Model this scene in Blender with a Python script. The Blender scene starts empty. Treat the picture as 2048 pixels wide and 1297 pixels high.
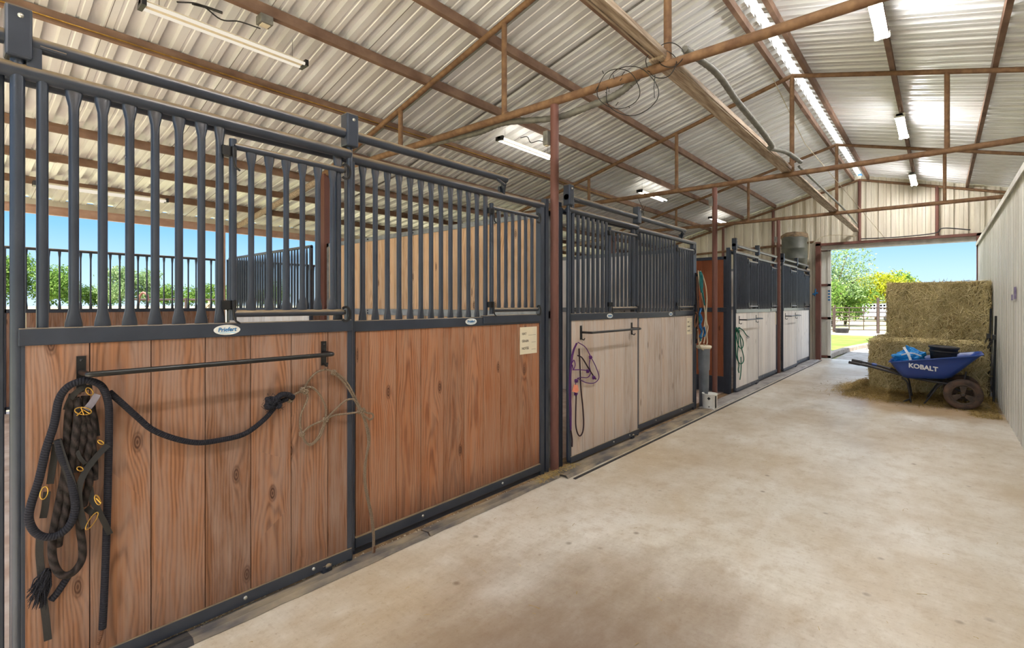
import bpy, math, random
import numpy as np
from mathutils import Vector, Matrix
C = bpy.context.scene.collection; random.seed(7); rng = np.random.default_rng(7)

SC = bpy.context.scene

# ------------------------------------------------------------------ camera
F = 1000.0; YAW = math.atan((1880 - 1024) / F); HC = 1.42
cam = bpy.data.cameras.new('camera'); co = bpy.data.objects.new('camera', cam); C.objects.link(co)
co.location = (0, 0, HC); co.rotation_euler = (math.pi / 2, 0, YAW)
cam.sensor_width = 36; cam.lens = F / 2048 * 36; cam.shift_y = -40.5 / 2048
cam.clip_start = 0.05; cam.clip_end = 500
SC.camera = co
# ------------------------------------------------------------------ view
SC.view_settings.view_transform = 'Standard'; SC.view_settings.look = 'None'
SC.view_settings.exposure = 0.85; SC.view_settings.gamma = 1.0
try: SC.view_settings.use_curve_mapping = False
except Exception: pass
# ------------------------------------------------------------------ sky
w = bpy.data.worlds.new('sky'); SC.world = w; w.use_nodes = True
nt = w.node_tree; nt.nodes.clear()
tc = nt.nodes.new('ShaderNodeTexCoord'); sx = nt.nodes.new('ShaderNodeSeparateXYZ')
rp = nt.nodes.new('ShaderNodeValToRGB'); bg = nt.nodes.new('ShaderNodeBackground'); ou = nt.nodes.new('ShaderNodeOutputWorld')
nt.links.new(tc.outputs['Generated'], sx.inputs[0]); nt.links.new(sx.outputs['Z'], rp.inputs[0])
nt.links.new(rp.outputs[0], bg.inputs[0]); nt.links.new(bg.outputs[0], ou.inputs[0])
e = rp.color_ramp.elements
e[0].position = 0.0; e[0].color = (0.50, 0.66, 0.79, 1)
e[1].position = 1.0; e[1].color = (1.1, 1.3, 1.6, 1)
for p_, c_ in ((0.05, (0.40, 0.60, 0.80, 1)), (0.12, (0.20, 0.45, 0.78, 1)), (0.20, (0.11, 0.35, 0.76, 1)), (0.32, (0.20, 0.44, 0.85, 1)), (0.45, (0.95, 1.15, 1.5, 1))):
    q = e.new(p_); q.color = c_
bg.inputs[1].default_value = 0.9
sun = bpy.data.lights.new('sun', 'SUN'); so = bpy.data.objects.new('sun', sun); C.objects.link(so)
sun.energy = 11.0; sun.angle = 0.01; sun.color = (1.0, 0.95, 0.86)
so.rotation_euler = (math.radians(30), math.radians(18), math.radians(-20)); so.location = (8, -8, 20)
LAMP = 120.0            # brightness of the lit tubes in the aisle fixtures

# ------------------------------------------------------------------ node helpers
def lin(r, g, b):
    f = lambda c: ((c / 255 + 0.055) / 1.055) ** 2.4 if c > 10 else c / 255 / 12.92
    return (f(r), f(g), f(b), 1)
class NT:
    def __init__(s, name):
        s.m = bpy.data.materials.new(name); s.m.use_nodes = True; s.t = s.m.node_tree; s.t.nodes.clear()
        s.o = s.t.nodes.new('ShaderNodeOutputMaterial'); s.b = s.t.nodes.new('ShaderNodeBsdfPrincipled')
        s.t.links.new(s.b.outputs[0], s.o.inputs[0])
    def n(s, ty, **k):
        x = s.t.nodes.new('ShaderNode' + ty)
        for a, v in k.items(): setattr(x, a, v)
        return x
    def put(s, sock, v):
        if v is None: return
        if isinstance(v, bpy.types.NodeSocket): s.t.links.new(v, sock)
        else: sock.default_value = v
    def math(s, op, a, b=None, c=None, clamp=False):
        x = s.n('Math', operation=op, use_clamp=clamp)
        for i, v in enumerate((a, b, c)): s.put(x.inputs[i], v)
        return x.outputs[0]
    def mix(s, f, a, b, mode='MIX'):
        x = s.n('Mix', data_type='RGBA', blend_type=mode)
        s.put(x.inputs[0], f); s.put(x.inputs[6], a); s.put(x.inputs[7], b); return x.outputs[2]
    def coord(s, which='Object'): return s.n('TexCoord').outputs[which]
    def mapv(s, v, scale=(1, 1, 1), rot=(0, 0, 0)):
        x = s.n('Mapping'); s.put(x.inputs['Vector'], v); x.inputs['Scale'].default_value = scale; x.inputs['Rotation'].default_value = rot
        return x.outputs[0]
    def noise(s, v, scale=5, detail=3, rough=0.55, dist=0.0):
        x = s.n('TexNoise'); s.put(x.inputs['Vector'], v); x.inputs['Scale'].default_value = scale
        x.inputs['Detail'].default_value = detail; x.inputs['Roughness'].default_value = rough; x.inputs['Distortion'].default_value = dist
        return x.outputs['Fac']
    def ramp(s, f, stops):
        x = s.n('ValToRGB'); s.put(x.inputs[0], f); el = x.color_ramp.elements
        el[0].position, el[0].color = stops[0]; el[1].position, el[1].color = stops[-1]
        for p, c in stops[1:-1]: q = el.new(p); q.color = c
        return x.outputs[0]
    def rng(s, f, a, b, c=0.0, d=1.0):
        x = s.n('MapRange'); s.put(x.inputs[0], f)
        for i, v in enumerate((a, b, c, d)): x.inputs[i + 1].default_value = v
        return x.outputs[0]
    def xyz(s, v): 
        x = s.n('SeparateXYZ'); s.put(x.inputs[0], v); return x.outputs
    def comb(s, a, b, c):
        x = s.n('CombineXYZ'); s.put(x.inputs[0], a); s.put(x.inputs[1], b); s.put(x.inputs[2], c); return x.outputs[0]
    def bump(s, h, strength=0.3, dist=0.01):
        x = s.n('Bump'); x.inputs['Strength'].default_value = strength; x.inputs['Distance'].default_value = dist
        s.put(x.inputs['Height'], h); s.t.links.new(x.outputs[0], s.b.inputs['Normal'])
    def fin(s, base, rough=0.5, metal=0.0, spec=None):
        s.put(s.b.inputs['Base Color'], base); s.put(s.b.inputs['Roughness'], rough); s.put(s.b.inputs['Metallic'], metal)
        if spec is not None: s.b.inputs['Specular IOR Level'].default_value = spec
        return s.m
def simple(name, c1, c2=None, scale=6, rough=0.5, metal=0.0, stretch=(1, 1, 1), bump=0.0, bscale=40, dust=None, dustcol=(150, 128, 95), spec=None, thr=(0.35, 0.65)):
    a = NT(name); v = a.coord(); m = a.mapv(v, stretch)
    base = lin(*c1)
    if c2 is not None:
        base = a.mix(a.rng(a.noise(m, scale, 4), thr[0], thr[1]), lin(*c1), lin(*c2))
    if dust:
        g = a.n('NewGeometry'); nz = a.xyz(g.outputs['Normal'])[2]
        f = a.math('MULTIPLY', a.rng(nz, 0.0, 0.6), a.rng(a.noise(v, 9, 3), 0.25, 0.6, dust * 0.5, dust))
        base = a.mix(f, base, lin(*dustcol))
    if bump: a.bump(a.noise(m, bscale, 3), bump, 0.005)
    return a.fin(base, rough, metal, spec)
def wood(name, dark, light, grey, greyamt=0.4, knots=1.0, base_stain=0.0, contrast=1.0):
    a = NT(name)
    uv = a.n('UVMap').outputs[0]; s3 = a.xyz(uv); u, v = s3[0], s3[1]
    pid = a.n('Attribute', attribute_name='pid').outputs['Fac']
    off = a.math('MULTIPLY', pid, 37.0)
    vo = a.math('ADD', v, off)
    kc = a.comb(a.math('MULTIPLY_ADD', u, 0.42, a.math('MULTIPLY', pid, 91.0)), a.math('MULTIPLY', vo, 1.9), off)
    vor = a.n('TexVoronoi', voronoi_dimensions='2D'); a.put(vor.inputs['Vector'], kc); vor.inputs['Scale'].default_value = 1.0
    d = vor.outputs['Distance']
    keep = a.math('GREATER_THAN', a.xyz(vor.outputs['Color'])[0], .52 if knots > .5 else .72)
    d = a.math('ADD', d, a.math('MULTIPLY', a.math('SUBTRACT', 1.0, keep), .6))
    near = a.math('POWER', 2.718, a.math('MULTIPLY', d, -7.0))
    warp = a.noise(a.comb(a.math('MULTIPLY', u, 0.7), a.math('MULTIPLY', vo, 1.1), off), 1.3, 2)
    u2 = a.math('MULTIPLY', u, u)
    arch = a.math('ADD', a.math('MULTIPLY', u2, 2.4), a.math('MULTIPLY', vo, 1.25))
    straight = a.math('MULTIPLY', u, 3.2)
    sel = a.rng(a.math('FRACT', a.math('MULTIPLY', pid, 7.13)), 0.45, 0.55)
    mg = a.n('Mix', data_type='FLOAT'); a.put(mg.inputs[0], sel); a.put(mg.inputs[2], straight); a.put(mg.inputs[3], arch)
    g = a.math('ADD', mg.outputs[0], a.math('MULTIPLY', warp, 3.0))
    g = a.math('ADD', g, a.math('MULTIPLY', near, 1.6 * knots))
    ring = a.math('SINE', a.math('MULTIPLY', g, 12.0))
    ring = a.rng(ring, -1, 1)
    ring = a.math('POWER', ring, 1.6)
    fine = a.noise(a.comb(a.math('MULTIPLY', u, 24.0), a.math('MULTIPLY', vo, 2.5), off), 1.0, 3)
    f = a.math('ADD', a.math('MULTIPLY', ring, 0.55 * contrast), a.math('MULTIPLY', a.math('SUBTRACT', fine, 0.32), 0.9))
    col = a.mix(a.math('MULTIPLY', f, 1.0, clamp=True), lin(*light), lin(*dark))
    tone = a.rng(pid, 0, 1, 0.76, 1.10)
    hsv = a.n('HueSaturation'); a.put(hsv.inputs['Color'], col); a.put(hsv.inputs['Value'], tone); col = hsv.outputs[0]
    gm = a.rng(a.noise(a.comb(a.math('MULTIPLY', u, 1.2), a.math('MULTIPLY', vo, 1.5), off), 1.6, 5, 0.65), 0.38, 0.66, 0.0, greyamt)
    col = a.mix(gm, col, lin(*grey))
    if knots:
        kf = a.math('MULTIPLY', a.rng(d, 0.045, 0.10, 0.9 if knots > .5 else .55, 0.0), a.rng(a.math('SINE', a.math('MULTIPLY', d, 190.0)), -1, 1, .45, 1.0))
        col = a.mix(kf, col, lin(62, 36, 24))
    if base_stain:
        z = a.math('ADD', v, a.math('MULTIPLY', a.noise(a.comb(a.math('MULTIPLY', u, 3.0), vo, off), 2.0, 3), -0.35))
        col = a.mix(a.rng(z, -0.10, 0.12, base_stain, 0.0), col, lin(70, 48, 40))
    a.bump(a.math('SUBTRACT', 0.0, f), 0.22, 0.004)
    return a.fin(col, 0.72, 0.0, 0.25)

M = {}
M['steel'] = simple('powder_coated_steel', (43, 49, 61), (52, 58, 70), 5, 0.33, 0.1, dust=0.85, bump=0.03, bscale=90)
M['black'] = simple('black_painted_steel', (22, 22, 25), (30, 29, 29), 7, 0.35, 0.1)
M['rust'] = simple('rusty_steel_tube', (140, 108, 78), (104, 74, 53), 14, 0.75, 0.1, bump=0.15, bscale=60, thr=(0.3, 0.7))
M['purlin'] = simple('rusty_purlin', (140, 112, 92), (104, 77, 62), 7, 0.8, 0.0, stretch=(1, .6, 1), bump=0.2, thr=(0.3, 0.7))
M['eave'] = simple('pinkish_eave_paint', (196, 162, 144), (176, 140, 122), 5, .7)
M['post'] = simple('primed_post', (116, 74, 64), (98, 62, 52), 6, 0.6, 0.1, stretch=(1, 1, .3), bump=0.1)
M['beamwood'] = simple('old_timber', (184, 166, 146), (128, 108, 90), 9, 0.8, 0, stretch=(6, .4, 6), bump=0.3)
M['galv'] = simple('galvanised_steel', (150, 152, 152), (120, 122, 124), 12, 0.45, 0.5)
M['oldgalv'] = simple('dusty_grey_conduit', (128, 126, 118), (98, 96, 90), 12, 0.6, 0.2, bump=.1)
M['bolt'] = simple('zinc_bolt', (190, 188, 180), None, rough=0.35, metal=0.8)
M['brass'] = simple('brass', (206, 166, 80), (170, 130, 60), 20, 0.3, 0.9)
M['wire'] = simple('black_wire', (30, 28, 27), rough=0.5)
M['rubber'] = simple('black_rubber', (34, 34, 37), (50, 48, 48), 12, 0.6, bump=.1)
M['mat'] = simple('dusty_rubber_mat', (84, 80, 80), (158, 142, 118), 3.2, 0.8, stretch=(2, .8, 1), bump=.25, bscale=60, thr=(0.38, 0.62))
M['matnear'] = simple('chipped_dark_mat', (46, 44, 46), (96, 86, 72), 7, 0.8, stretch=(2, 1, 1), bump=.5, bscale=50, thr=(0.48, 0.75))
M['ledge'] = simple('dusty_concrete_ledge', (178, 172, 166), (132, 126, 122), 4, 0.75, stretch=(1, .5, 1), bump=.2)
M['dirt'] = simple('dirt', (148, 118, 84), (96, 76, 56), 12, 0.95, bump=.8, bscale=70)
M['pebble'] = simple('pebbles', (206, 190, 160), (130, 104, 76), 60, 0.8)
M['sand'] = simple('stall_sand', (206, 190, 178), (176, 152, 136), 5, 0.95, bump=.6, bscale=40)
M['blackrope'] = None
M['leather'] = simple('dark_leather', (20, 17, 16), (13, 11, 11), 12, 0.7, bump=.2, bscale=80)
M['greyleather'] = simple('grey_leather', (118, 112, 122), (90, 84, 92), 18, 0.5)
M['white'] = simple('white_paint', (232, 232, 226), (214, 212, 206), 8, 0.5)
M['card'] = simple('cream_card', (226, 214, 186), (216, 206, 182), 6, 0.6)
M['ink'] = simple('grey_ink', (92, 84, 74), rough=0.8)
M['oval'] = simple('oval_white', (226, 228, 226), (206, 204, 196), 25, 0.4)
M['logoblue'] = simple('logo_blue', (20, 104, 160), rough=0.4)
M['logocyan'] = simple('logo_light_blue', (120, 200, 232), rough=0.4)
M['bluetray'] = simple('blue_plastic_tray', (34, 62, 136), (38, 74, 152), 3, 0.35)
M['barrowtube'] = simple('grey_barrow_frame', (66, 64, 66), (52, 50, 52), 9, 0.5, 0.3)
M['tyre'] = simple('muddy_tyre', (58, 50, 47), (100, 78, 64), 9, 0.9, bump=.2)
M['rim'] = simple('dusty_rim', (66, 56, 50), (92, 76, 64), 10, 0.8)
M['barrowtext'] = simple('white_lettering', (232, 234, 238), rough=0.5)
M['bluebag'] = simple('blue_woven_bag', (20, 128, 206), (40, 150, 220), 12, 0.45, bump=.2, bscale=50)
M['strapwhite'] = simple('white_webbing', (214, 218, 226), rough=0.6)
M['orange'] = simple('orange_tag', (232, 150, 122), (222, 130, 100), 30, 0.5)
M['barrel'] = simple('dark_drum', (70, 74, 68), (92, 94, 86), 4, 0.5)
M['tarp'] = simple('brown_tarp', (150, 128, 100), (112, 94, 76), 14, 0.8, bump=.8, bscale=12)
M['pvc'] = simple('grey_pipe', (120, 126, 134), (98, 104, 112), 5, 0.35)
M['paleledge'] = simple('pale_weathered_boards', (205, 200, 192), (178, 172, 164), 6, .7)
M['bark'] = simple('bark', (108, 88, 70), (74, 60, 48), 8, .9, bump=.5, stretch=(1, 1, .3))
M['stone'] = simple('edging_stone', (176, 160, 142), (140, 124, 108), 7, .9, bump=.6, bscale=20)
M['fence'] = simple('brown_pipe_fence', (72, 56, 48), (56, 44, 38), 10, .7, .1)
M['trailer'] = simple('white_trailer_paint', (168, 172, 182), (150, 154, 164), 1.5, .4)
M['dark'] = simple('dark_opening', (40, 40, 42), rough=.9)
M['building'] = simple('far_roof', (176, 160, 152), rough=.8)

# rope
def rope(name, c1, c2, freq=55, slant=2.0, b=0.6):
    a = NT(name); uv = a.n('UVMap').outputs[0]; s3 = a.xyz(uv)
    f = a.math('SINE', a.math('MULTIPLY', a.math('ADD', a.math('MULTIPLY', s3[1], freq), a.math('MULTIPLY', s3[0], slant)), 6.2832))
    f = a.rng(f, -1, 1)
    nz = a.noise(a.coord(), 160, 2)
    ff = a.math('ADD', a.math('MULTIPLY', f, .6), a.math('MULTIPLY', nz, .5), clamp=True)
    a.bump(ff, b, 0.004)
    return a.fin(a.mix(ff, lin(*c2), lin(*c1)), 0.85, 0, .2)
M['blackrope'] = rope('black_braided_rope', (42, 42, 50), (20, 20, 25), 120, 2)
M['twist'] = rope('black_twisted_rope', (58, 50, 48), (8, 7, 7), 24, 2, 1.0)
M['tanrope'] = rope('tan_rope', (150, 132, 112), (82, 66, 54), 160, 1)
M['purple'] = rope('purple_rope', (112, 60, 132), (56, 26, 70), 160, 1)
M['darkrope'] = rope('dark_rope', (66, 46, 52), (34, 22, 28), 160, 1)
M['teal'] = rope('teal_rope', (52, 128, 126), (20, 70, 74), 160, 1)
M['green'] = rope('green_rope', (40, 116, 88), (20, 64, 54), 160, 1)
M['bluerope'] = rope('blue_rope', (48, 110, 160), (24, 56, 96), 160, 1)
M['cream'] = rope('cream_rope', (216, 204, 178), (160, 144, 118), 160, 1)
M['brownrope'] = rope('brown_rope', (124, 88, 66), (70, 46, 36), 160, 1)

M['wood_door'] = wood('red_brown_stall_boards', (90, 60, 43), (154, 109, 80), (148, 124, 112), 0.75, 1.0, 0.35)
M['wood_panel'] = wood('orange_brown_stall_boards', (106, 64, 42), (174, 116, 80), (166, 136, 116), 0.5, 1.0, 0.6)
M['wood_pale'] = wood('weathered_boards_painted_glare_a', (160, 136, 120), (198, 178, 160), (196, 188, 182), 0.8, 0.3, 0.15, 0.6)  # weathered boards, paleness partly glare painted into the colour
M['wood_white'] = wood('weathered_boards_painted_glare_b', (222, 211, 201), (240, 232, 225), (238, 234, 230), 0.8, 0.2, 0.1, 0.5)  # weathered boards whitened further, doorway glare painted into the colour
M['wood_part'] = wood('natural_pine_boards', (156, 112, 76), (220, 182, 142), (206, 186, 166), 0.5, 0.9)
M['wood_alley'] = wood('red_stained_boards', (124, 66, 40), (164, 96, 64), (140, 92, 70), 0.3, 1.0)

def m_roof():
    a = NT('galvanised_roof_sheet'); v = a.coord(); s = a.xyz(v)
    n = a.noise(a.mapv(v, (.5, 2.5, .5)), 2.0, 4)
    col = a.mix(a.rng(n, .3, .7), lin(236, 238, 241), lin(221, 220, 219))
    seam = a.math('LESS_THAN', a.math('FRACT', a.math('DIVIDE', s[1], 0.915)), 0.006)
    col = a.mix(a.math('MULTIPLY', seam, .75), col, lin(70, 58, 48))
    return a.fin(col, 0.38, 0.2)
M['roof'] = m_roof()
def m_wall(name, c1, c2):
    a = NT(name); v = a.coord()
    n = a.noise(a.mapv(v, (3, 3, .35)), 1.6, 4)
    return a.fin(a.mix(a.rng(n, .35, .65), lin(*c1), lin(*c2)), 0.5, 0.1)
M['wallmetal'] = m_wall('pale_wall_sheet', (230, 228, 220), (208, 205, 194))
M['gable'] = m_wall('cream_wall_sheet', (226, 220, 204), (196, 186, 166))
def m_conc():
    a = NT('concrete_floor'); v = a.coord()
    big = a.noise(v, .55, 4, .6); mid = a.noise(a.mapv(v, (1, .45, 1)), 2.6, 6, .7); fine = a.noise(v, 38, 4, .7); br = a.noise(a.mapv(v, (.35, 5, 1), (0, 0, .5)), 9, 3)
    col = a.mix(a.rng(mid, .34, .62), lin(206, 195, 177), lin(228, 223, 213))
    col = a.mix(a.rng(big, .42, .62, 0, .8), col, lin(188, 168, 138))
    s = a.xyz(v)
    # old damp stain near the doorway we stand in
    dx = a.math('ADD', s[0], 1.0); dy = a.math('ADD', s[1], -1.6)
    r = a.math('SQRT', a.math('ADD', a.math('MULTIPLY', dx, dx), a.math('MULTIPLY', a.math('MULTIPLY', dy, dy), .7)))
    r = a.math('ADD', r, a.math('MULTIPLY', a.math('SUBTRACT', mid, .5), 1.1))
    col = a.mix(a.rng(fine, .55, .75, 0, .45), col, lin(150, 124, 92))
    col = a.mix(a.rng(br, .45, .75, 0, .13), col, lin(150, 130, 104))
    m2 = a.noise(a.mapv(v, (1.0, .7, 1)), 7.5, 9, .72)
    col = a.mix(a.rng(m2, .50, .66, 0, .42), col, lin(172, 148, 114))
    col = a.mix(a.rng(m2, .30, .46, .30, 0), col, lin(238, 233, 224))
    m3 = a.noise(a.mapv(v, (1, 1, 1)), 26, 6, .75)
    col = a.mix(a.rng(m3, .60, .70, 0, .5), col, lin(146, 122, 94))
    col = a.mix(a.rng(r, .1, 1.15, .95, 0), col, lin(116, 95, 80))
    spots = a.n('TexVoronoi'); a.put(spots.inputs['Vector'], v); spots.inputs['Scale'].default_value = 5.0
    sp = a.math('MULTIPLY', a.rng(spots.outputs['Distance'], .04, .12, .7, 0), a.rng(a.noise(v, 1.3, 2), .46, .54))
    col = a.mix(sp, col, lin(120, 98, 76))
    # bale yard: old manure-brown tint around the hay
    hx = a.math('ADD', s[0], .15); hy = a.math('ADD', s[1], -9.2)
    rr = a.math('SQRT', a.math('ADD', a.math('MULTIPLY', hx, hx), a.math('MULTIPLY', hy, hy)))
    rr = a.math('ADD', rr, a.math('MULTIPLY', a.math('SUBTRACT', mid, .5), 1.0))
    col = a.mix(a.rng(rr, .7, 1.3, .5, 0), col, lin(176, 138, 86))
    a.bump(a.math('ADD', fine, a.math('MULTIPLY', br, .5)), .14, .004)
    return a.fin(col, a.rng(mid, .3, .7, .30, .55), 0, .5)
M['concrete'] = m_conc()
def m_ground(name, c1, c2, c3, sc):
    a = NT(name); v = a.coord()
    col = a.mix(a.rng(a.noise(v, sc, 5, .65), .35, .65), lin(*c1), lin(*c2))
    col = a.mix(a.rng(a.noise(v, sc * .12, 3), .45, .6), col, lin(*c3))
    a.bump(a.noise(v, sc * 10, 3), .5, .03)
    return a.fin(col, .95, 0, .1)
M['field'] = m_ground('dry_field', (166, 160, 122), (140, 140, 98), (176, 168, 138), 1.5)
M['lawn'] = m_ground('lawn_grass', (104, 122, 58), (88, 108, 46), (118, 132, 68), 3)
M['gravel'] = m_ground('pale_gravel', (178, 170, 160), (148, 140, 130), (186, 178, 170), 30)
def m_hay(name, cs):
    a = NT(name); pid = a.n('Attribute', attribute_name='pid').outputs['Fac']
    col = a.ramp(pid, [(i / (len(cs) - 1), lin(*c)) for i, c in enumerate(cs)])
    col = a.mix(a.rng(a.noise(a.coord(), 3.0, 3), .4, .65, 0, .35), col, lin(112, 96, 52))
    return a.fin(col, .75, 0, .2)
M['hay'] = m_hay('hay_straws', [(170, 152, 104), (204, 186, 134), (226, 208, 160), (190, 174, 122), (238, 224, 182)])
M['haycore'] = simple('hay_packed', (164, 142, 94), (110, 92, 58), 22, .95, bump=1.0, bscale=60)
M['litter'] = m_hay('loose_hay', [(176, 148, 88), (206, 178, 112), (150, 122, 70), (216, 190, 130)])
def m_leaf(name, cs):
    a = NT(name); pid = a.n('Attribute', attribute_name='pid').outputs['Fac']
    col = a.ramp(pid, [(i / (len(cs) - 1), lin(*c)) for i, c in enumerate(cs)])
    d = a.n('BsdfDiffuse'); t = a.n('BsdfTranslucent'); mx = a.n('MixShader'); mx.inputs[0].default_value = .4
    a.put(d.inputs[0], col); a.put(t.inputs[0], col)
    a.t.links.new(d.outputs[0], mx.inputs[1]); a.t.links.new(t.outputs[0], mx.inputs[2]); a.t.links.new(mx.outputs[0], a.o.inputs[0])
    return a.m
M['leaf_green'] = m_leaf('green_leaves', [(74, 106, 46), (108, 138, 66), (136, 158, 88)])
M['leaf_pale'] = m_leaf('pale_green_leaves', [(104, 130, 86), (130, 154, 106), (152, 168, 126)])
M['leaf_yellow'] = m_leaf('yellow_green_leaves', [(132, 142, 32), (160, 164, 40), (176, 172, 70)])
def m_transl(name, c):
    a = NT(name); d = a.n('BsdfDiffuse'); t = a.n('BsdfTranslucent'); mx = a.n('MixShader'); mx.inputs[0].default_value = .75
    a.put(d.inputs[0], lin(*c)); a.put(t.inputs[0], lin(*c))
    a.t.links.new(d.outputs[0], mx.inputs[1]); a.t.links.new(t.outputs[0], mx.inputs[2]); a.t.links.new(mx.outputs[0], a.o.inputs[0])
    return a.m
M['skylight'] = m_transl('translucent_ridge_sheet', (248, 248, 246))
def m_emit(name, c, s):
    a = NT(name); em = a.n('Emission'); em.inputs[0].default_value = c; em.inputs[1].default_value = s
    a.t.links.new(em.outputs[0], a.o.inputs[0]); return a.m
M['tube_on'] = m_emit('lit_tube', (1.0, .97, .94, 1), LAMP)
M['tube_added_glow'] = m_emit('added_glow_white_tube', (1.0, .94, .84, 1), 6.0)  # glow added to the further stall tubes to lift the roof light
M['tube_off'] = m_emit('faint_cream_tube', (1.0, .90, .74, 1), .5)  # unlit tubes, slight glow put in for their cream look

# ------------------------------------------------------------------ mesh builder
def V3(p): return Vector(p)
def smoothpts(pts, k=5, closed=False):
    P = [V3(p) for p in pts]; n = len(P); out = []
    if n < 3: return P
    rngi = range(n) if closed else range(n - 1)
    for i in rngi:
        p0 = P[(i - 1) % n] if (closed or i > 0) else P[0] * 2 - P[1]
        p1 = P[i]; p2 = P[(i + 1) % n]
        p3 = P[(i + 2) % n] if (closed or i < n - 2) else P[-1] * 2 - P[-2]
        for j in range(k):
            t = j / k
            out.append(0.5 * ((2 * p1) + (p2 - p0) * t + (2 * p0 - 5 * p1 + 4 * p2 - p3) * t * t + (3 * p1 - p0 - 3 * p2 + p3) * t ** 3))
    if not closed: out.append(P[-1])
    return out
class MB:
    def __init__(s): s.v = []; s.f = []; s.uv = []; s.pid = []; s.sm = []; s.mi = []
    def face(s, idx, uv=None, pid=0.0, sm=False, mi=0):
        s.f.append(tuple(idx)); s.uv.append(uv or [(0, 0)] * len(idx)); s.pid.append(pid); s.sm.append(sm); s.mi.append(mi)
    def hexa(s, P, pid=0.0, uvf=None, mi=0):
        b = len(s.v); s.v += [tuple(p) for p in P]
        for q in ((0, 3, 2, 1), (4, 5, 6, 7), (0, 1, 5, 4), (1, 2, 6, 5), (2, 3, 7, 6), (3, 0, 4, 7)):
            s.face([b + i for i in q], [uvf(P[i]) for i in q] if uvf else None, pid, mi=mi)
        return s
    def box(s, x0, x1, y0, y1, z0, z1, pid=0.0, uvf=None, mi=0):
        return s.hexa([(x0, y0, z0), (x1, y0, z0), (x1, y1, z0), (x0, y1, z0), (x0, y0, z1), (x1, y0, z1), (x1, y1, z1), (x0, y1, z1)], pid, uvf, mi)
    def beam(s, a, b, wid, hei, up=(0, 0, 1), pid=0.0, mi=0):
        a = V3(a); b = V3(b); d = (b - a).normalized(); u = V3(up); sd = d.cross(u)
        if sd.length < 1e-4: sd = d.cross(V3((1, 0, 0)))
        sd.normalize(); u = sd.cross(d).normalized(); sd *= wid / 2; u *= hei / 2
        return s.hexa([a - sd - u, a + sd - u, b + sd - u, b - sd - u, a - sd + u, a + sd + u, b + sd + u, b - sd + u], pid, None, mi)
    def tube(s, pts, r, n=10, closed=False, caps=True, pid=0.0, sm=True, mi=0, flat=None):
        P = [V3(p) for p in pts]; m = len(P); R = r if isinstance(r, (list, tuple)) else [r] * m
        T = []
        for i in range(m):
            if closed: t = P[(i + 1) % m] - P[(i - 1) % m]
            else: t = P[min(i + 1, m - 1)] - P[max(i - 1, 0)]
            T.append(t.normalized() if t.length > 1e-9 else V3((0, 0, 1)))
        up = V3((0, 0, 1)) if abs(T[0].z) < .9 else V3((0, 1, 0))
        N = (up - T[0] * up.dot(T[0])).normalized(); base = len(s.v); L = 0; Ls = []
        for i in range(m):
            N = N - T[i] * N.dot(T[i])
            N = N.normalized() if N.length > 1e-6 else T[i].orthogonal().normalized()
            B = T[i].cross(N)
            if i: L += (P[i] - P[i - 1]).length
            Ls.append(L)
            for k in range(n):
                a = 2 * math.pi * k / n
                o = (N * math.cos(a) + B * math.sin(a)) * R[i]
                if flat: o = V3((o.x * flat[0], o.y * flat[1], o.z * flat[2]))
                s.v.append(tuple(P[i] + o))
        for i in range(m if closed else m - 1):
            j = (i + 1) % m; l1 = Ls[j] if j else L + (P[0] - P[-1]).length
            for k in range(n):
                k2 = (k + 1) % n
                s.face((base + i * n + k, base + i * n + k2, base + j * n + k2, base + j * n + k),
                       [(k / n, Ls[i]), ((k + 1) / n, Ls[i]), ((k + 1) / n, l1), (k / n, l1)], pid, sm, mi)
        if caps and not closed:
            c0 = len(s.v); s.v += s.v[base:base + n]; s.v += s.v[base + (m - 1) * n:base + m * n]
            s.face([c0 + k for k in range(n)][::-1], None, pid, False, mi); s.face([c0 + n + k for k in range(n)], None, pid, False, mi)
        return s
    def vrings(s, rings, n=10, pid=0.0, caps=True, mi=0):
        """rings: (cx,cy,cz,rx,ry) stacked along z"""
        base = len(s.v)
        for cx, cy, cz, rx, ry in rings:
            for k in range(n):
                a = 2 * math.pi * k / n; s.v.append((cx + rx * math.cos(a), cy + ry * math.sin(a), cz))
        for i in range(len(rings) - 1):
            for k in range(n):
                k2 = (k + 1) % n
                s.face((base + i * n + k, base + i * n + k2, base + (i + 1) * n + k2, base + (i + 1) * n + k), None, pid, True, mi)
        if caps:
            c0 = len(s.v); e0 = base + (len(rings) - 1) * n; s.v += s.v[base:base + n]; s.v += s.v[e0:e0 + n]
            s.face([c0 + k for k in range(n)][::-1], None, pid, False, mi); s.face([c0 + n + k for k in range(n)], None, pid, False, mi)
        return s
    def lathe(s, prof, c, ax=(0, 0, 1), n=24, pid=0.0, mi=0, sm=True, arc=None):
        """prof: (radius, along) list about axis through c"""
        c = V3(c); ax = V3(ax).normalized(); u = ax.orthogonal().normalized(); w_ = ax.cross(u); base = len(s.v); m = len(prof)
        for r, h in prof:
            for k in range(n):
                a = 2 * math.pi * k / n; s.v.append(tuple(c + ax * h + (u * math.cos(a) + w_ * math.sin(a)) * r))
        for i in range(m - 1):
            for k in range(n):
                k2 = (k + 1) % n
                s.face((base + i * n + k, base + i * n + k2, base + (i + 1) * n + k2, base + (i + 1) * n + k), None, pid, sm, mi)
        return s
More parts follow.
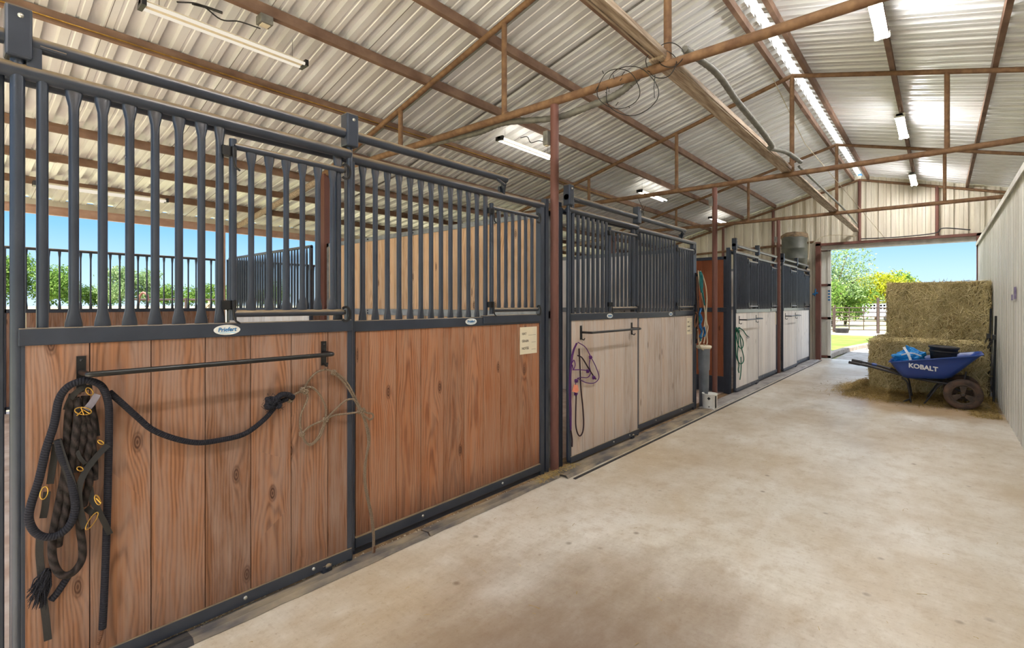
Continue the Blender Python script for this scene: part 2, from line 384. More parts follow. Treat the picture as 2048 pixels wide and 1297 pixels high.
    def ribbon(s, pts, wid, th, nrm=(1, 0, 0), pid=0.0, k=4, mi=0, widths=None):
        P = smoothpts(pts, k) if k else [V3(p) for p in pts]; nr = V3(nrm); base = len(s.v); m = len(P)
        for i in range(m):
            t = (P[min(i + 1, m - 1)] - P[max(i - 1, 0)]).normalized(); sd = t.cross(nr)
            sd = sd.normalized() * wid / 2 if sd.length > 1e-5 else V3((0, wid / 2, 0))
            nn = sd.cross(t).normalized() * th / 2
            for q in (-sd - nn, sd - nn, sd + nn, -sd + nn): s.v.append(tuple(P[i] + q))
        for i in range(m - 1):
            for k_ in range(4):
                k2 = (k_ + 1) % 4; s.face((base + i * 4 + k_, base + i * 4 + k2, base + (i + 1) * 4 + k2, base + (i + 1) * 4 + k_), None, pid, False, mi)
        s.face((base + 3, base + 2, base + 1, base), None, pid, False, mi); e_ = base + (m - 1) * 4; s.face((e_, e_ + 1, e_ + 2, e_ + 3), None, pid, False, mi)
        return s
    def poly(s, pts2, to3, h0, h1, pid=0.0, mi=0):
        """extrude a 2d outline; to3(a,b,h) -> 3d"""
        n = len(pts2); base = len(s.v)
        for h in (h0, h1):
            for a, b in pts2: s.v.append(tuple(to3(a, b, h)))
        s.face([base + i for i in range(n)][::-1], None, pid, False, mi); s.face([base + n + i for i in range(n)], None, pid, False, mi)
        for i in range(n):
            j = (i + 1) % n; s.face((base + i, base + j, base + n + j, base + n + i), None, pid, False, mi)
        return s
def root_loc(o):
    while o.parent: o = o.parent
    return o.location
def obj(name, mb, mats, parent=None, bev=0.0, loc=None, label=None):
    me = bpy.data.meshes.new(name); L = Vector((0, 0, 0))
    if parent is not None: L = root_loc(parent).copy()
    elif loc is not None: L = Vector(loc)
    vs = [(a - L.x, b - L.y, c - L.z) for a, b, c in mb.v]
    me.from_pydata(vs, [], mb.f)
    uvl = me.uv_layers.new(name='UVMap'); flat = [x for f in mb.uv for p in f for x in p]; uvl.data.foreach_set('uv', flat)
    at = me.attributes.new('pid', 'FLOAT', 'FACE'); at.data.foreach_set('value', mb.pid)
    me.polygons.foreach_set('use_smooth', mb.sm); me.polygons.foreach_set('material_index', mb.mi)
    for m_ in (mats if isinstance(mats, (list, tuple)) else [mats]): me.materials.append(M[m_] if isinstance(m_, str) else m_)
    me.update()
    o = bpy.data.objects.new(name, me); C.objects.link(o)
    if parent is not None: o.parent = parent
    else: o.location = L
    if bev:
        b = o.modifiers.new('bevel', 'BEVEL'); b.width = bev; b.segments = 2; b.limit_method = 'ANGLE'; b.angle_limit = math.radians(50)
    if label: o['label'] = label
    return o
def tag(o, label, cat, group=None, kind=None):
    o['label'] = label; o['category'] = cat
    if group: o['group'] = group
    if kind: o['kind'] = kind
    return o
def thing(name, label, cat, loc, group=None):
    o = bpy.data.objects.new(name, None); o.empty_display_size = .1; C.objects.link(o); o.location = loc
    return tag(o, label, cat, group)
def struct(name, mb, mats, **k):
    o = obj(name, mb, mats, **k); o['kind'] = 'structure'; return o
def raw(name, vs, fs, pid, mats, parent=None, loc=(0, 0, 0), smooth=False):
    me = bpy.data.meshes.new(name); L = np.array(root_loc(parent) if parent is not None else loc)
    vs = np.asarray(vs, dtype=np.float32) - L; n = fs.shape[1]; nf = fs.shape[0]
    me.vertices.add(len(vs)); me.vertices.foreach_set('co', vs.ravel().astype(np.float32))
    me.loops.add(nf * n); me.loops.foreach_set('vertex_index', fs.ravel().astype(np.int32))
    me.polygons.add(nf); me.polygons.foreach_set('loop_start', np.arange(0, nf * n, n, dtype=np.int32))
    me.update(calc_edges=True)
    at = me.attributes.new('pid', 'FLOAT', 'FACE'); at.data.foreach_set('value', np.asarray(pid, dtype=np.float32))
    if smooth: me.polygons.foreach_set('use_smooth', [True] * nf)
    me.materials.append(M[mats]); o = bpy.data.objects.new(name, me); C.objects.link(o)
    if parent is not None: o.parent = parent
    else: o.location = loc
    return o
def text_obj(name, body, size, origin, xdir, ydir, mat_, parent, bold=0.0, depth=0.001, shear=0.0, xs=1.0):
    cu = bpy.data.curves.new(name, 'FONT'); cu.body = body; cu.size = size; cu.offset = bold; cu.extrude = depth; cu.shear = shear
    cu.align_x = 'CENTER'; cu.align_y = 'CENTER'; cu.resolution_u = 3
    t = bpy.data.objects.new(name, cu); C.objects.link(t)
    dg = bpy.context.evaluated_depsgraph_get(); me = bpy.data.meshes.new_from_object(t.evaluated_get(dg))
    bpy.data.objects.remove(t)
    x = V3(xdir).normalized(); y = V3(ydir).normalized(); z = x.cross(y); L = root_loc(parent) if parent else Vector((0, 0, 0))
    for v in me.vertices:
        p = V3(origin) + x * v.co.x * xs + y * v.co.y + z * v.co.z; v.co = p - L
    me.materials.clear(); me.materials.append(M[mat_]); me.name = name
    o = bpy.data.objects.new(name, me); C.objects.link(o); o.parent = parent; return o
def onX(px, py, X):
    s, c = math.sin(YAW), math.cos(YAW); r = (px - 1024) / F; Y = X * (c + r * s) / (r * c - s); z = -X * s + Y * c
    return Vector((X, Y, HC + (608 - py) * z / F))
def onY(px, py, Y):
    s, c = math.sin(YAW), math.cos(YAW); r = (px - 1024) / F; X = Y * (r * c - s) / (c + r * s); z = -X * s + Y * c
    return Vector((X, Y, HC + (608 - py) * z / F))
def polar(px, z):
    """ground point seen in column px at depth z"""
    s, c = math.sin(YAW), math.cos(YAW); x = z * (px - 1024) / F
    return x * c - z * s, x * s + z * c

# ================================================================== STRUCTURE
RX = -1.49; RH = 4.44; SL = 0.265; XE = -9.35; XR = 3.9; Y0 = -3.0; YG = 14.8
LT = -6.25; LH = RH - SL * (RX - LT)
def rh(x):
    if x >= LT: return RH - SL * abs(x - RX)
    return LH - 0.14 * (LT - x)
def sheet_profile(y0, y1, pitch=0.23):
    """(y, depth) of ribbed sheet; ribs stand to the outer side"""
    out = []; y = y0
    while y < y1:
        for dy, h in ((0, 0), (.055, 0), (.061, .008), (.079, .008), (.085, 0), (.125, 0), (.134, .048), (.216, .048), (.226, 0)):
            if y + dy <= y1: out.append((y + dy, h))
        y += pitch
    out.append((y1, 0)); return out
def roof_part(name, xs):
    b = MB(); pr = sheet_profile(Y0, YG + .25)
    for x in xs:
        for y, h in pr: b.v.append((x, y, rh(x) + .125 + h))
    n = len(pr)
    for i in range(len(xs) - 1):
        for j in range(n - 1):
            b.face((i * n + j, i * n + j + 1, (i + 1) * n + j + 1, (i + 1) * n + j))
    o = struct(name, b, 'roof')
    md = o.modifiers.new('thick', 'SOLIDIFY'); md.thickness = .0015
    return o
roof_part('ceiling', [RX + .05, XR])
roof_part('ceiling.001', [XE - .15, LT, RX - .05])
b = MB()
pr = sheet_profile(Y0, YG + .25)
for x in (RX - .30, RX, RX + .30):
    for y, h in pr: b.v.append((x, y, RH + .22 - abs(x - RX) * SL + h * 0))
n = len(pr)
for i in range(2):
    for j in range(n - 1): b.face((i * n + j, i * n + j + 1, (i + 1) * n + j + 1, (i + 1) * n + j))
o = tag(obj('ridge_skylight', b, 'skylight'), 'bright white translucent strip running along the roof ridge', 'skylight')
md = o.modifiers.new('thick', 'SOLIDIFY'); md.thickness = .002

# floor slab, stall ground
b = MB(); b.box(-2.37, XR, Y0, YG + .35, -.15, 0.0); struct('floor', b, 'concrete')
b = MB(); b.box(XE, -2.37, Y0, YG + .2, -.15, -.002); struct('floor.001', b, 'sand')
# right wall: low inner sheet wall, full height outer wall
def ribbed_wall(name, axis, const, a0, a1, h0, h1, mat_, out=1, topf=None, pitch=.24, thick=.0015):
    b = MB(); pr = sheet_profile(a0, a1, pitch)
    for lev in (0, 1):
        for a, d in pr:
            z = h0 if lev == 0 else (topf(a) if topf else h1)
            b.v.append((const + out * d, a, z) if axis == 'x' else (a, const + out * d, z))
    n = len(pr)
    for j in range(n - 1): b.face((j, j + 1, n + j + 1, n + j))
    o = struct(name, b, mat_); md = o.modifiers.new('thick', 'SOLIDIFY'); md.thickness = thick; return o
WR = 0.62
ribbed_wall('wall_right', 'x', WR, Y0, YG - .02, 0, 2.70, 'wallmetal', 1)
b = MB(); b.box(WR - .03, WR + .10, Y0, YG - .02, 2.695, 2.73); b.box(WR - .034, WR - .028, Y0, YG - .02, 2.66, 2.73); struct('trim_1', b, 'wallmetal')
ribbed_wall('wall_outer', 'x', XR, Y0, YG, 0, rh(XR) + .1, 'wallmetal', 1)
# far gable
def gt(x): return rh(x) + .12
DL, DR, DH = -2.30, .60, 2.89
ribbed_wall('wall_far', 'y', YG, XE, DL, 0, 3, 'gable', 1, gt, .24)
ribbed_wall('wall_far.001', 'y', YG, DL, DR, DH, 3, 'gable', 1, gt, .24)
ribbed_wall('wall_far.002', 'y', YG, DR, XR, 0, 3, 'gable', 1, gt, .24)
b = MB()
b.box(DL - .11, DL, YG - .10, YG + .02, 0, DH + .1); struct('trim_2', b, 'post')
b = MB(); b.box(DR, DR + .09, YG - .10, YG + .02, 0, DH + .05); struct('trim_3', b, 'post')
b = MB(); b.box(DL, DR, YG + .0, YG + .20, DH - .10, DH); struct('trim_4', b, 'paleledge')
b = MB(); b.box(DL - .11, DR + .09, YG - .10, YG - .001, DH, DH + .06)
struct('trim_5', b, 'post')
# gable framing tubes
def tube_thing(name, mat_, pts, r, label, cat, group=None, n=10, sm=0):
    b = MB(); b.tube(smoothpts(pts, sm) if sm else pts, r, n); o = obj(name, b, mat_, loc=pts[0]); return tag(o, label, cat, group)
b = MB(); b.tube([(XE, YG - .05, rh(XE)), (LT, YG - .05, rh(LT)), (RX, YG - .05, RH), (XR, YG - .05, rh(XR))], .03, 8)
tag(obj('gable_rafter', b, 'rust', loc=(RX, YG, RH)), 'brown sloping steel tube under the roof edge against the far gable sheeting', 'rafter')
tube_thing('gable_girt', 'rust', [(-8.9, YG - .06, 3.03 - .3), (DL - .15, YG - .06, 3.0)], .03, 'horizontal rusty tube across the cream far wall, left of the big doorway', 'girt')
for i, (x, z0, lb) in enumerate(((-3.4, 2.4, 'left of the doorway near the dark drum'), (RX, DH + .06, 'below the roof peak over the doorway'), (-.05, DH + .06, 'over the doorway midway to the right wall'), (-4.7, 2.3, 'far to the left beyond the stalls'))):
    tube_thing('gable_stud', 'post', [(x, YG - .05, z0), (x, YG - .05, rh(x))], .035, 'brown steel stud on far gable, ' + lb, 'stud')

# ================================================================== TRUSSES, POSTS, PURLINS
TY = [3.465, 7.445, 11.22]; TN = ['nearest', 'second', 'third']
CH = 3.14; XLC = RX - (RH - CH) / SL + .12; XRC = RX + (RH - CH) / SL - .12
PX = -2.49
PL = ['between the first and second stall fronts', 'in front of the red-brown alley panel', 'between the two pale far stall fronts']
for ty, tn, pl in zip(TY, TN, PL):
    t = thing('roof_truss', 'rusty brown tube roof truss spanning the aisle, %s from the camera' % tn, 'truss', (PX, ty, CH), 'rusty tube roof trusses')
    b = MB(); b.tube([(LT - .05, ty, rh(LT - .05)), (RX, ty, RH), (XR - .1, ty, rh(XR - .1))], .029, 10); obj('rafter', b, 'rust', t)
    b = MB(); b.tube([(XLC, ty, CH + .02), (PX, ty, CH), (XRC, ty, CH)], .034, 10); obj('bottom_chord', b, 'rust', t)
    for x in (-4.62, -3.06, RX, .06, 1.6):
        b = MB(); b.tube([(x, ty, CH + .01), (x, ty, rh(x) - .01)], .026 if x != RX else .028, 10); obj('web_post', b, 'rust', t)
    b = MB(); b.tube([(LT, ty, 3.12), (XE + .12, ty, rh(XE + .12) - .01)], .045, 8); tag(obj('lean_to_rafter', b, 'beamwood', loc=(LT, ty, 3.1)), 'pale sloping rafter of the rear lean-to, in line with the %s truss' % tn, 'rafter')
    b = MB(); b.tube([(PX, ty, 0), (PX, ty, CH - .03)], .036, 14); tag(obj('support_post', b, 'post', loc=(PX, ty, 0)), 'red-brown round steel post ' + pl, 'post')
    b = MB(); b.box(LT - .05, LT + .05, ty - .05, ty + .05, 0, rh(LT) - .03); tag(obj('rear_post', b, 'post', loc=(LT, ty, 0)), 'brown square post at the back of the stalls under the %s truss' % tn, 'post')
# eave posts and beam
for i, (y, lb) in enumerate(((3.2, 'at the rear corner of the nearest stall run'), (7.2, 'at the open rear edge behind the second stall'), (-1.0, 'at the open rear edge, furthest left'))):
    b = MB(); b.box(XE + .17, XE + .25, y - .045, y + .045, 0, 2.74); tag(obj('eave_post', b, 'eave', loc=(XE + .15, y, 0)), 'pinkish-brown eave post ' + lb, 'post')
b = MB(); b.box(XE + .10, XE + .16, Y0, YG, 2.63, 2.72); b.box(XE + .02, XE + .08, Y0, YG, 2.70, 2.76)
tag(obj('eave_beam', b, 'eave', loc=(XE + .1, 0, 2.6)), 'pinkish-brown eave beam along the open left side under the roof edge', 'beam')
b = MB(); b.box(XE - .12, XE - .10, Y0, YG, 2.74, 2.88); struct('trim_6', b, 'wallmetal')
pur = [(-1.62, 'just left of the ridge skylight'), (-2.49, 'first below the ridge pair on the left slope'), (-3.355, 'second below the ridge pair on the left slope'), (-4.17, 'third below the ridge pair, carrying the left lights'), (-5.06, 'fourth below the ridge pair, with a yellow wire along it'), (-5.86, 'just above where the lean-to starts'), (-6.75, 'highest of the three on the rear lean-to'), (-7.6, 'middle of the three on the rear lean-to'), (-8.5, 'lowest of the three on the rear lean-to'),
       (-1.32, 'just right of the ridge skylight'), (-.43, 'right of the ridge, carrying the lit fixtures'), (.45, 'on the right slope directly above the pale right wall'), (1.35, 'on the right slope first beyond the pale right wall'), (2.25, 'on the right slope second beyond the right wall'), (3.15, 'lowest on the right slope')]
for x, lb in pur:
    b = MB(); z = rh(x) + .078; y = Y0 + .05
    k = 0
    while y < YG - .1:
        y2 = min(y + 3.9, YG - .02)
        b.hexa([(x - .024, y, z - .044 + rng.uniform(-.004, .004)), (x + .024, y, z - .044), (x + .024, y2, z - .044), (x - .024, y2, z - .044 + rng.uniform(-.004, .004)),
                (x - .024, y, z + .044), (x + .024, y, z + .044), (x + .024, y2, z + .044), (x - .024, y2, z + .044)]); y = y2
    tag(obj('roof_purlin', b, 'purlin', loc=(x, 0, z)), 'long brown roof purlin, ' + lb, 'purlin', 'brown purlins under the roof')
# timber trough along the aisle
t = thing('cable_trough', 'long pale timber trough with steel edges resting on the truss chords under the ridge', 'beam', (RX - .03, 0, CH + .06))
b = MB(); b.beam((RX - .04, Y0 + .3, CH + .075), (RX - .04, YG - .1, CH + .055), .055, .025); obj('board', b, 'beamwood', t, bev=.004)
b = MB(); b.beam((RX - .06, 3.4, CH + .045), (RX - .06, YG - .1, CH + .04), .11, .02); obj('side_board', b, 'beamwood', t, bev=.004)
for s in (-.038, .038):
    b = MB(); b.beam((RX - .04 + s, Y0 + .3, CH + .08), (RX - .04 + s, YG - .3, CH + .06), .012, .045); obj('side_rail', b, 'beamwood', t)
tube_thing('pull_rope', 'cream', [(-1.62, 7.0, 4.30), (-1.62, 9.0, 3.95), (-1.0, YG - .12, DH + .1)], .005, 'thin pale cord slanting from a ridge purlin down to the doorway header', 'cord', n=6)
# flexible ducts
def ribbed(pts, r, k=10, amp=.06):
    P = smoothpts(pts, k); R = [r * (1 + amp * (1 if i % 2 else -1)) for i in range(len(P))]; return P, R
P, R = ribbed([onY(1318, 118, 3.52), onY(1290, 140, 3.52), onY(1240, 185, 3.52), onY(1180, 212, 3.55), onY(1110, 236, 3.56), onY(1010, 246, 3.54), onY(955, 266, 3.55), onY(880, 284, 3.55), onY(820, 296, 3.6), onY(740, 322, 3.7)], .028, 14)
b = MB(); b.tube(P, R, 10); tag(obj('flexible_duct', b, 'oldgalv', loc=P[0]), 'dusty grey corrugated hose tied along the underside of the nearest truss chord', 'hose')
P, R = ribbed([(-1.40, 3.55, 3.26), (-1.36, 4.1, 3.27), (-1.37, 4.7, 3.22), (-1.33, 5.3, 3.12), (-1.34, 5.75, 3.08), (-1.42, 6.05, 3.14), (-1.40, 6.7, 3.24), (-1.38, 7.4, 3.27)], .027, 14)
b = MB(); b.tube(P, R, 10); tag(obj('flexible_duct', b, 'oldgalv', loc=P[0]), 'grey flexible hose snaking along the timber trough between the first two trusses', 'hose')
tube_thing('conduit', 'oldgalv', [(-1.42, 7.5, 3.24), (-1.40, 11.2, 3.24), (-1.42, 13.6, 3.22)], .016, 'grey conduit lying in the timber trough beyond the second truss', 'conduit', n=8)
# coil of wires at the first truss
b = MB()
for i, (cx, cy, rr) in enumerate(((1237, 178, 42), (1262, 182, 52), (1340, 110, 26), (1322, 128, 30))):
    pts = []
    for k in range(18):
        a = 2 * math.pi * k / 18; pts.append(onY(cx + rr * math.cos(a) * (1 + .08 * math.sin(3 * a + i)), cy + rr * .95 * math.sin(a), 3.42 + .03 * math.sin(2 * a + i)))
    b.tube(smoothpts(pts, 2, True), .0032, 6, closed=True)
for k in range(12):
    p = onY(1237 + random.uniform(-45, 60), 178 + random.uniform(-40, 40), 3.42); b.tube([p, p + Vector((random.uniform(-.03, .03), 0, random.uniform(-.04, .04)))], .003, 5)
b.tube([onY(1310, 150, 3.42), onY(1308, 175, 3.42), onY(1309, 196, 3.42)], .003, 5)
tag(obj('wire_coil', b, 'wire', loc=onY(1245, 180, 3.42)), 'loose loops of black wire tied around the nearest truss chord', 'wire')
tube_thing('yellow_wire', 'brass', [(-5.02, -.6, rh(-5.02) + .05), (-5.02, 2.2, rh(-5.02) + .035), (-5.02, 5.0, rh(-5.02) + .05), (-5.02, 9, rh(-5.02) + .04)], .006, 'thin yellow wire running along a purlin over the nearest stall', 'wire', n=6)
# ------------------------------------------------------------------ lights
def fixture(x, y0, y1, z, lit, lb, group, tilt=0.0):
    t = thing('fluorescent_light', lb, 'light', (x, y0, z), group)
    b = MB(); n = 10
    P = [(-.05, 0), (-.03, .034), (.03, .034), (.05, 0)] if lit else [(-.028, 0), (-.024, .034), (.024, .034), (.028, 0)]
    b.poly(P, lambda a, c, h: (x + a, h, z + c), y0, y1); obj('housing', b, 'white' if lit else 'card', t)
    for s in ((-.035, .035) if lit else (-.045, .045)):
        b = MB(); b.tube([(x + s, y0 + .03, z - (.016 if lit else .002)), (x + s, y1 - .03, z - (.016 if lit else .002))], .014, 8); obj('tube', b, 'tube_on' if lit else ('tube_off' if y0 < 4 else 'tube_added_glow'), t)
    for ye in (y0, y1 - .03):
        b = MB(); b.box(x - .062, x + .062, ye, ye + .03, z - .02, z + .034); obj('end_cap', b, 'white' if lit else 'black', t)
    for ye in (y0 + .12, y1 - .12):
        b = MB(); b.tube([(x, ye, z + .03), (x, ye, rh(x) + .128)], .002, 4); obj('hanging_wire', b, 'wire', t)
    return t
RL = 'lit lights in a row along the right of the ridge'; LL = 'cream tube lights over the stalls'
for y0, y1, lb in ((1.0, 2.2, 'added unseen lamp above the frame'), (4.95, 6.1, 'nearest of the three seen'), (8.8, 10.0, 'middle of the three seen'), (12.9, 14.1, 'last one near the far gable'), (-2.6, -1.4, 'added unseen lamp behind the camera')):  # first and last lamps are unseen, added to brighten the interior
    fixture(-.43, y0, y1, 4.04, True, 'glowing white light right of the ridge, ' + lb, RL)
for y0, y1, lb in ((1.0, 2.25, 'over the nearest stall'), (4.9, 6.1, 'left of the nearest round post'), (8.95, 10.15, 'beyond the second truss'), (12.9, 14.1, 'furthest back near the far gable')):
    fixture(-4.42, y0, y1, 3.60, False, 'cream tube light hanging on the left roof slope, ' + lb, LL)
fixture(-8.1, .8, 2.15, 2.83, False, 'dull tube light under the rear lean-to, seen through the nearest stall bars', LL)
def jbox(p, sz, lb, m_='oldgalv'):
    b = MB(); b.box(p[0] - sz[0] / 2, p[0] + sz[0] / 2, p[1] - sz[1] / 2, p[1] + sz[1] / 2, p[2] - sz[2] / 2, p[2] + sz[2] / 2)
    t = thing('junction_box', lb, 'electrical box', p); obj('box', b, m_, t, bev=.006)
    b = MB(); b.box(p[0] - sz[0] * .32, p[0] + sz[0] * .32, p[1] - sz[1] * .32, p[1] + sz[1] * .32, p[2] - sz[2] / 2 - .006, p[2] - sz[2] / 2); obj('cover', b, 'card', t)
jbox((-4.17, 1.78, rh(-4.17) - .01), (.10, .10, .07), 'grey junction box under a purlin above the nearest unlit light')
jbox((-2.545, 3.43, 2.83), (.05, .05, .12), 'small pale switch box strapped to the nearest round post')
jbox((-2.53, 7.40, 2.90), (.05, .05, .13), 'small grey switch box near the top of the second round post')
jbox((-2.53, 11.18, 2.72), (.05, .05, .12), 'small grey switch box near the top of the third round post')
b = MB()
P0 = onY(345, 15, 1.4)
b.tube(smoothpts([(-4.3, 1.20, 3.66), (-4.28, 1.35, 3.70), (-4.30, 1.5, 3.66), (-4.26, 1.62, 3.68), (-4.2, 1.76, 3.66)], 6), .006, 6); b.tube(smoothpts([(-4.29, 1.3, 3.69), (-4.32, 1.4, 3.72), (-4.27, 1.5, 3.70)], 5), .011, 6)
tag(obj('light_cord', b, 'wire', loc=(-4.3, 1.4, 3.66)), 'black bunched cord lying on the nearest unlit light', 'cord')
b = MB(); b.tube(smoothpts([(-4.3, 5.2, 3.66), (-4.28, 5.32, 3.70), (-4.32, 5.45, 3.66), (-4.26, 5.55, 3.70), (-4.2, 5.62, 3.68)], 6), .006, 6)
tag(obj('light_cord', b, 'wire', loc=(-4.3, 5.4, 3.66)), 'black bunched cord on the cream light left of the nearest post', 'cord')
b = MB()
for a in ((0, .1), (.06, -.02), (-.05, .03)): b.tube([(-3.7 + a[0], 7.6, 3.02), (-3.72 - a[0], 7.6 + a[1], 2.80 + a[1])], .004, 5)
b.tube([(-3.7, 7.6, 3.0), (-3.7, 7.45, 3.13)], .004, 5)
tag(obj('wire_scrap', b, 'wire', loc=(-3.7, 7.6, 2.9)), 'black scrap of wire dangling from the second truss chord', 'wire')

# ================================================================== STALL FRONTS
XF = -2.52; XD = -2.455
def planks(ys, x0, x1, z0, z1, axis='y', seed=0, topf=None):
    b = MB(); r = random.Random(seed)
    for i in range(len(ys) - 1):
        a0, a1 = ys[i] + .002, ys[i + 1] - .002; mid = (a0 + a1) / 2; hw = (a1 - a0) / 2; pid = r.random(); j = r.uniform(-.001, .001)
        if axis == 'y': b.box(x0 + j, x1 + j, a0, a1, z0, z1, pid, lambda p, m=mid, h=hw: ((p[1] - m) / h, p[2]))
        else: b.box(a0, a1, x0 + j, x1 + j, z0, z1, pid, lambda p, m=mid, h=hw: ((p[0] - m) / h, p[2]))
    return b
def bar_mb(x, y, z0, z1, r=.0155, flare=.027, n=10, axis='y', fl=.07):
    b = MB(); t = (r * r / flare) if flare else r
    fl = min(fl, (z1 - z0) * .2); L = [(z0, flare, .008), (z0 + fl * .35, flare * .86 + r * .14, .010), (z0 + fl, r * 1.05, r * .95), (z0 + fl * 1.5, r, r)] if flare else [(z0, r, r)]
    U = [(z1 - fl * 1.5, r, r), (z1 - fl, r * 1.05, r * .95), (z1 - fl * .35, flare * .86 + r * .14, .010), (z1, flare, .008)] if flare else [(z1, r, r)]
    for z, a, c in L + U: pass
    b.vrings([(x, y, z, (c if axis == 'y' else a), (a if axis == 'y' else c)) for z, a, c in L + U], n)
    return b
def badge(parent, x, y, z, s=1.0):
    b = MB(); pts = [(.055 * s * math.cos(2 * math.pi * k / 28), .0225 * s * math.sin(2 * math.pi * k / 28)) for k in range(28)]
    b.poly(pts, lambda a, c, h: (h, y + a, z + c), x, x + .0015); o = obj('badge', b, 'oval', parent, label='white oval maker badge')
    text_obj('lettering', 'Priefert', .026 * s, (x + .0022, y, z + .001), (0, 1, .03), (0, 0, 1), 'logoblue', o, bold=.0006, depth=.0006, shear=.15, xs=.95)
    b = MB(); b.box(x + .001, x + .0018, y - .032 * s, y + .034 * s, z - .0135 * s, z - .0115 * s); obj('underline', b, 'logocyan', o)
def feed_gate(parent, X, y0, y1, z0=1.375, z1=2.14, nb=6, far=False):
    """bar gate hinged on the left"""
    b = MB(); b.tube([(X, y0, z0 - .03), (X, y0, z1 + .03)], .0165, 10); b.tube([(X, y0, z1), (X, y1, z1)], .0165, 10); b.tube([(X, y0, z0), (X, y1, z0)], .0165, 10)
    g = obj('feed_gate', b, 'steel', parent)
    st = (y1 - .06 - (y0 + .08)) / (nb - 1)
    for k in range(nb):
        obj('gate_bar', bar_mb(X, y0 + .08 + st * k, z0 + .01, z1 - .01, .014, .025, 8), 'steel', g)
    for z in (z0 + .03, z1 - .04):
        b = MB(); b.box(X - .016, X + .022, y0 - .05, y0 + .008, z - .012, z + .03); b.tube(smoothpts([(X + .03, y0 - .01, z + .03), (X + .034, y0 - .008, z - .03), (X + .03, y0 + .0, z - .06), (X + .03, y0 + .02, z - .075)], 4), .005, 6)
        obj('hinge', b, 'black', g, label='dark bent hinge pin and bracket')
    for z, s in ((z1, 1), (z0, -1)):
        b = MB(); pts = [(X + .02, y1 + .005 + .028 * math.sin(a), z - .01 + .038 * -math.cos(a)) for a in [math.radians(q) for q in range(-40, 221, 20)]]
        b.ribbon(pts, .012, .006, nrm=(1, 0, 0), k=0); b.tube([(X, y1 - .03, z), (X + .005, y1 + .012, z)], .013, 8)
        obj('latch_hook', b, 'black', g, label='dark curved latch hook')
    return g
def stall(oy, idx, wd, wf, gatesign, names, end=3.33):
    """door 0.20-1.50 and fixed panel 1.55-3.33, offset oy"""
    near, poss = names
    det = idx < 2
    # ---------- fixed frame with track
    f = thing('stall_front', 'fixed barred stall front over %s boards, %s' % (near, poss), 'stall front', (XF, oy + 1.56, 0), 'barred stall fronts along the aisle')
    b = MB()
    b.box(XF - .025, XF + .025, oy + .13, oy + .175, 0, 2.26); obj('door_stile', b, 'steel', f, bev=.004); b = MB(); b.box(XF - .025, XF + .025, oy + end - .055, oy + end, 0, 2.26)
    b.box(XF - .025, XF + .025, oy + 1.52, oy + 1.56, .03, 2.22)
    b.box(XF - .02, XF + .022, oy + 1.56, oy + end - .055, 1.262, 1.325); b.box(XF - .02, XF + .03, oy + 1.56, oy + end - .055, .045, .105); b.box(XF - .02, XF + .012, oy + 1.56, oy + end - .055, .0, .04)
    b.box(XF - .01, XF + .03, oy + 2.60, oy + end - .055, 1.275, 1.335)
    obj('frame', b, 'steel', f, bev=.004)
    b = MB(); b.tube([(XF + .004, oy + .175, 2.235), (XF + .004, oy + end, 2.235)], .028, 14); obj('top_rail', b, 'steel', f)
    b = MB(); b.tube([(XD + .0, oy + .17 if idx else oy - .7, 2.345), (XD + .0, oy + 2.80, 2.345)], .0265, 14); tr = obj('track', b, 'steel', f)
    for yy in ((oy + 2.80,) if det else (oy + 2.80,)):
        b = MB(); b.beam((XD, yy - .02, 2.345), (XF + .01, yy + .02, 2.25), .04, .018, up=(0, 1, 0)); b.tube([(XD + .01, yy - .12, 2.33), (XD + .01, yy - .03, 2.30)], .012, 8); b.box(XF, XF + .02, yy - .02, yy + .03, 2.24, 2.30)
        obj('track_bracket', b, 'steel', f)
    b = MB(); b.box(XD - .02, XD + .02, oy + .225, oy + .265, 2.25, 2.35); b.tube([(XD + .02, oy + .26, 2.335), (XD + .025, oy + .33, 2.33)], .007, 6)
    obj('track_stop', b, 'steel', f)
    ys = [oy + 1.569] + [oy + 1.657 + .19 * k for k in range(9)] + [oy + end - .055]
    ys = [y for y in ys if y <= oy + end - .055 + 1e-6]
    obj('wood_panel', planks(ys, XF - .018, XF + .014, .08, 1.28, seed=idx * 10 + 1), wf, f)
    y = oy + 1.624
    while y < oy + 2.59:
        obj('bar', bar_mb(XF, y, 1.32, 2.215, .0155, .027, 10 if det else 6), 'steel', f); y += .0848
    obj('gate_post', bar_mb(XF, oy + 2.645, 1.32, 2.215, .017, .024, 8), 'steel', f)
    feed_gate(f, XF + .01, oy + 2.70, oy + 3.24, 1.375, 2.13, 6)
    if det: badge(f, XF + .0235, oy + 2.475, 1.295, 1.0)
    b = MB()
    for yy in (oy + 2.04, oy + 2.8): b.lathe([(0, .006), (.008, .005), (.009, 0)], (XF + .03, yy, .075), (1, 0, 0), 8)
    obj('bolt', b, 'bolt', f)
    # ---------- sliding door
    d = thing('stall_door', 'sliding stall door with blanket bar, %s boards, %s' % (near, poss), 'stall door', (XD, oy + .2, 0), 'sliding stall doors along the aisle')
    b = MB(); b.tube([(XD, oy + .204, .06), (XD, oy + .204, 2.30)], .020, 14); b.tube([(XD, oy + 1.50, .02), (XD, oy + 1.50, 2.28)], .0165, 12)
    b.box(XD - .02, XD + .02, oy + 1.475, oy + 1.50, .05, 1.28); b.box(XD - .018, XD + .018, oy + .21, oy + .225, .05, 1.28)
    b.box(XD - .02, XD + .026, oy + .204, oy + 1.50, 1.272, 1.334); b.box(XD - .02, XD + .026, oy + .204, oy + 1.50, .035, .092)
    obj('frame', b, 'steel', d, bev=.003)
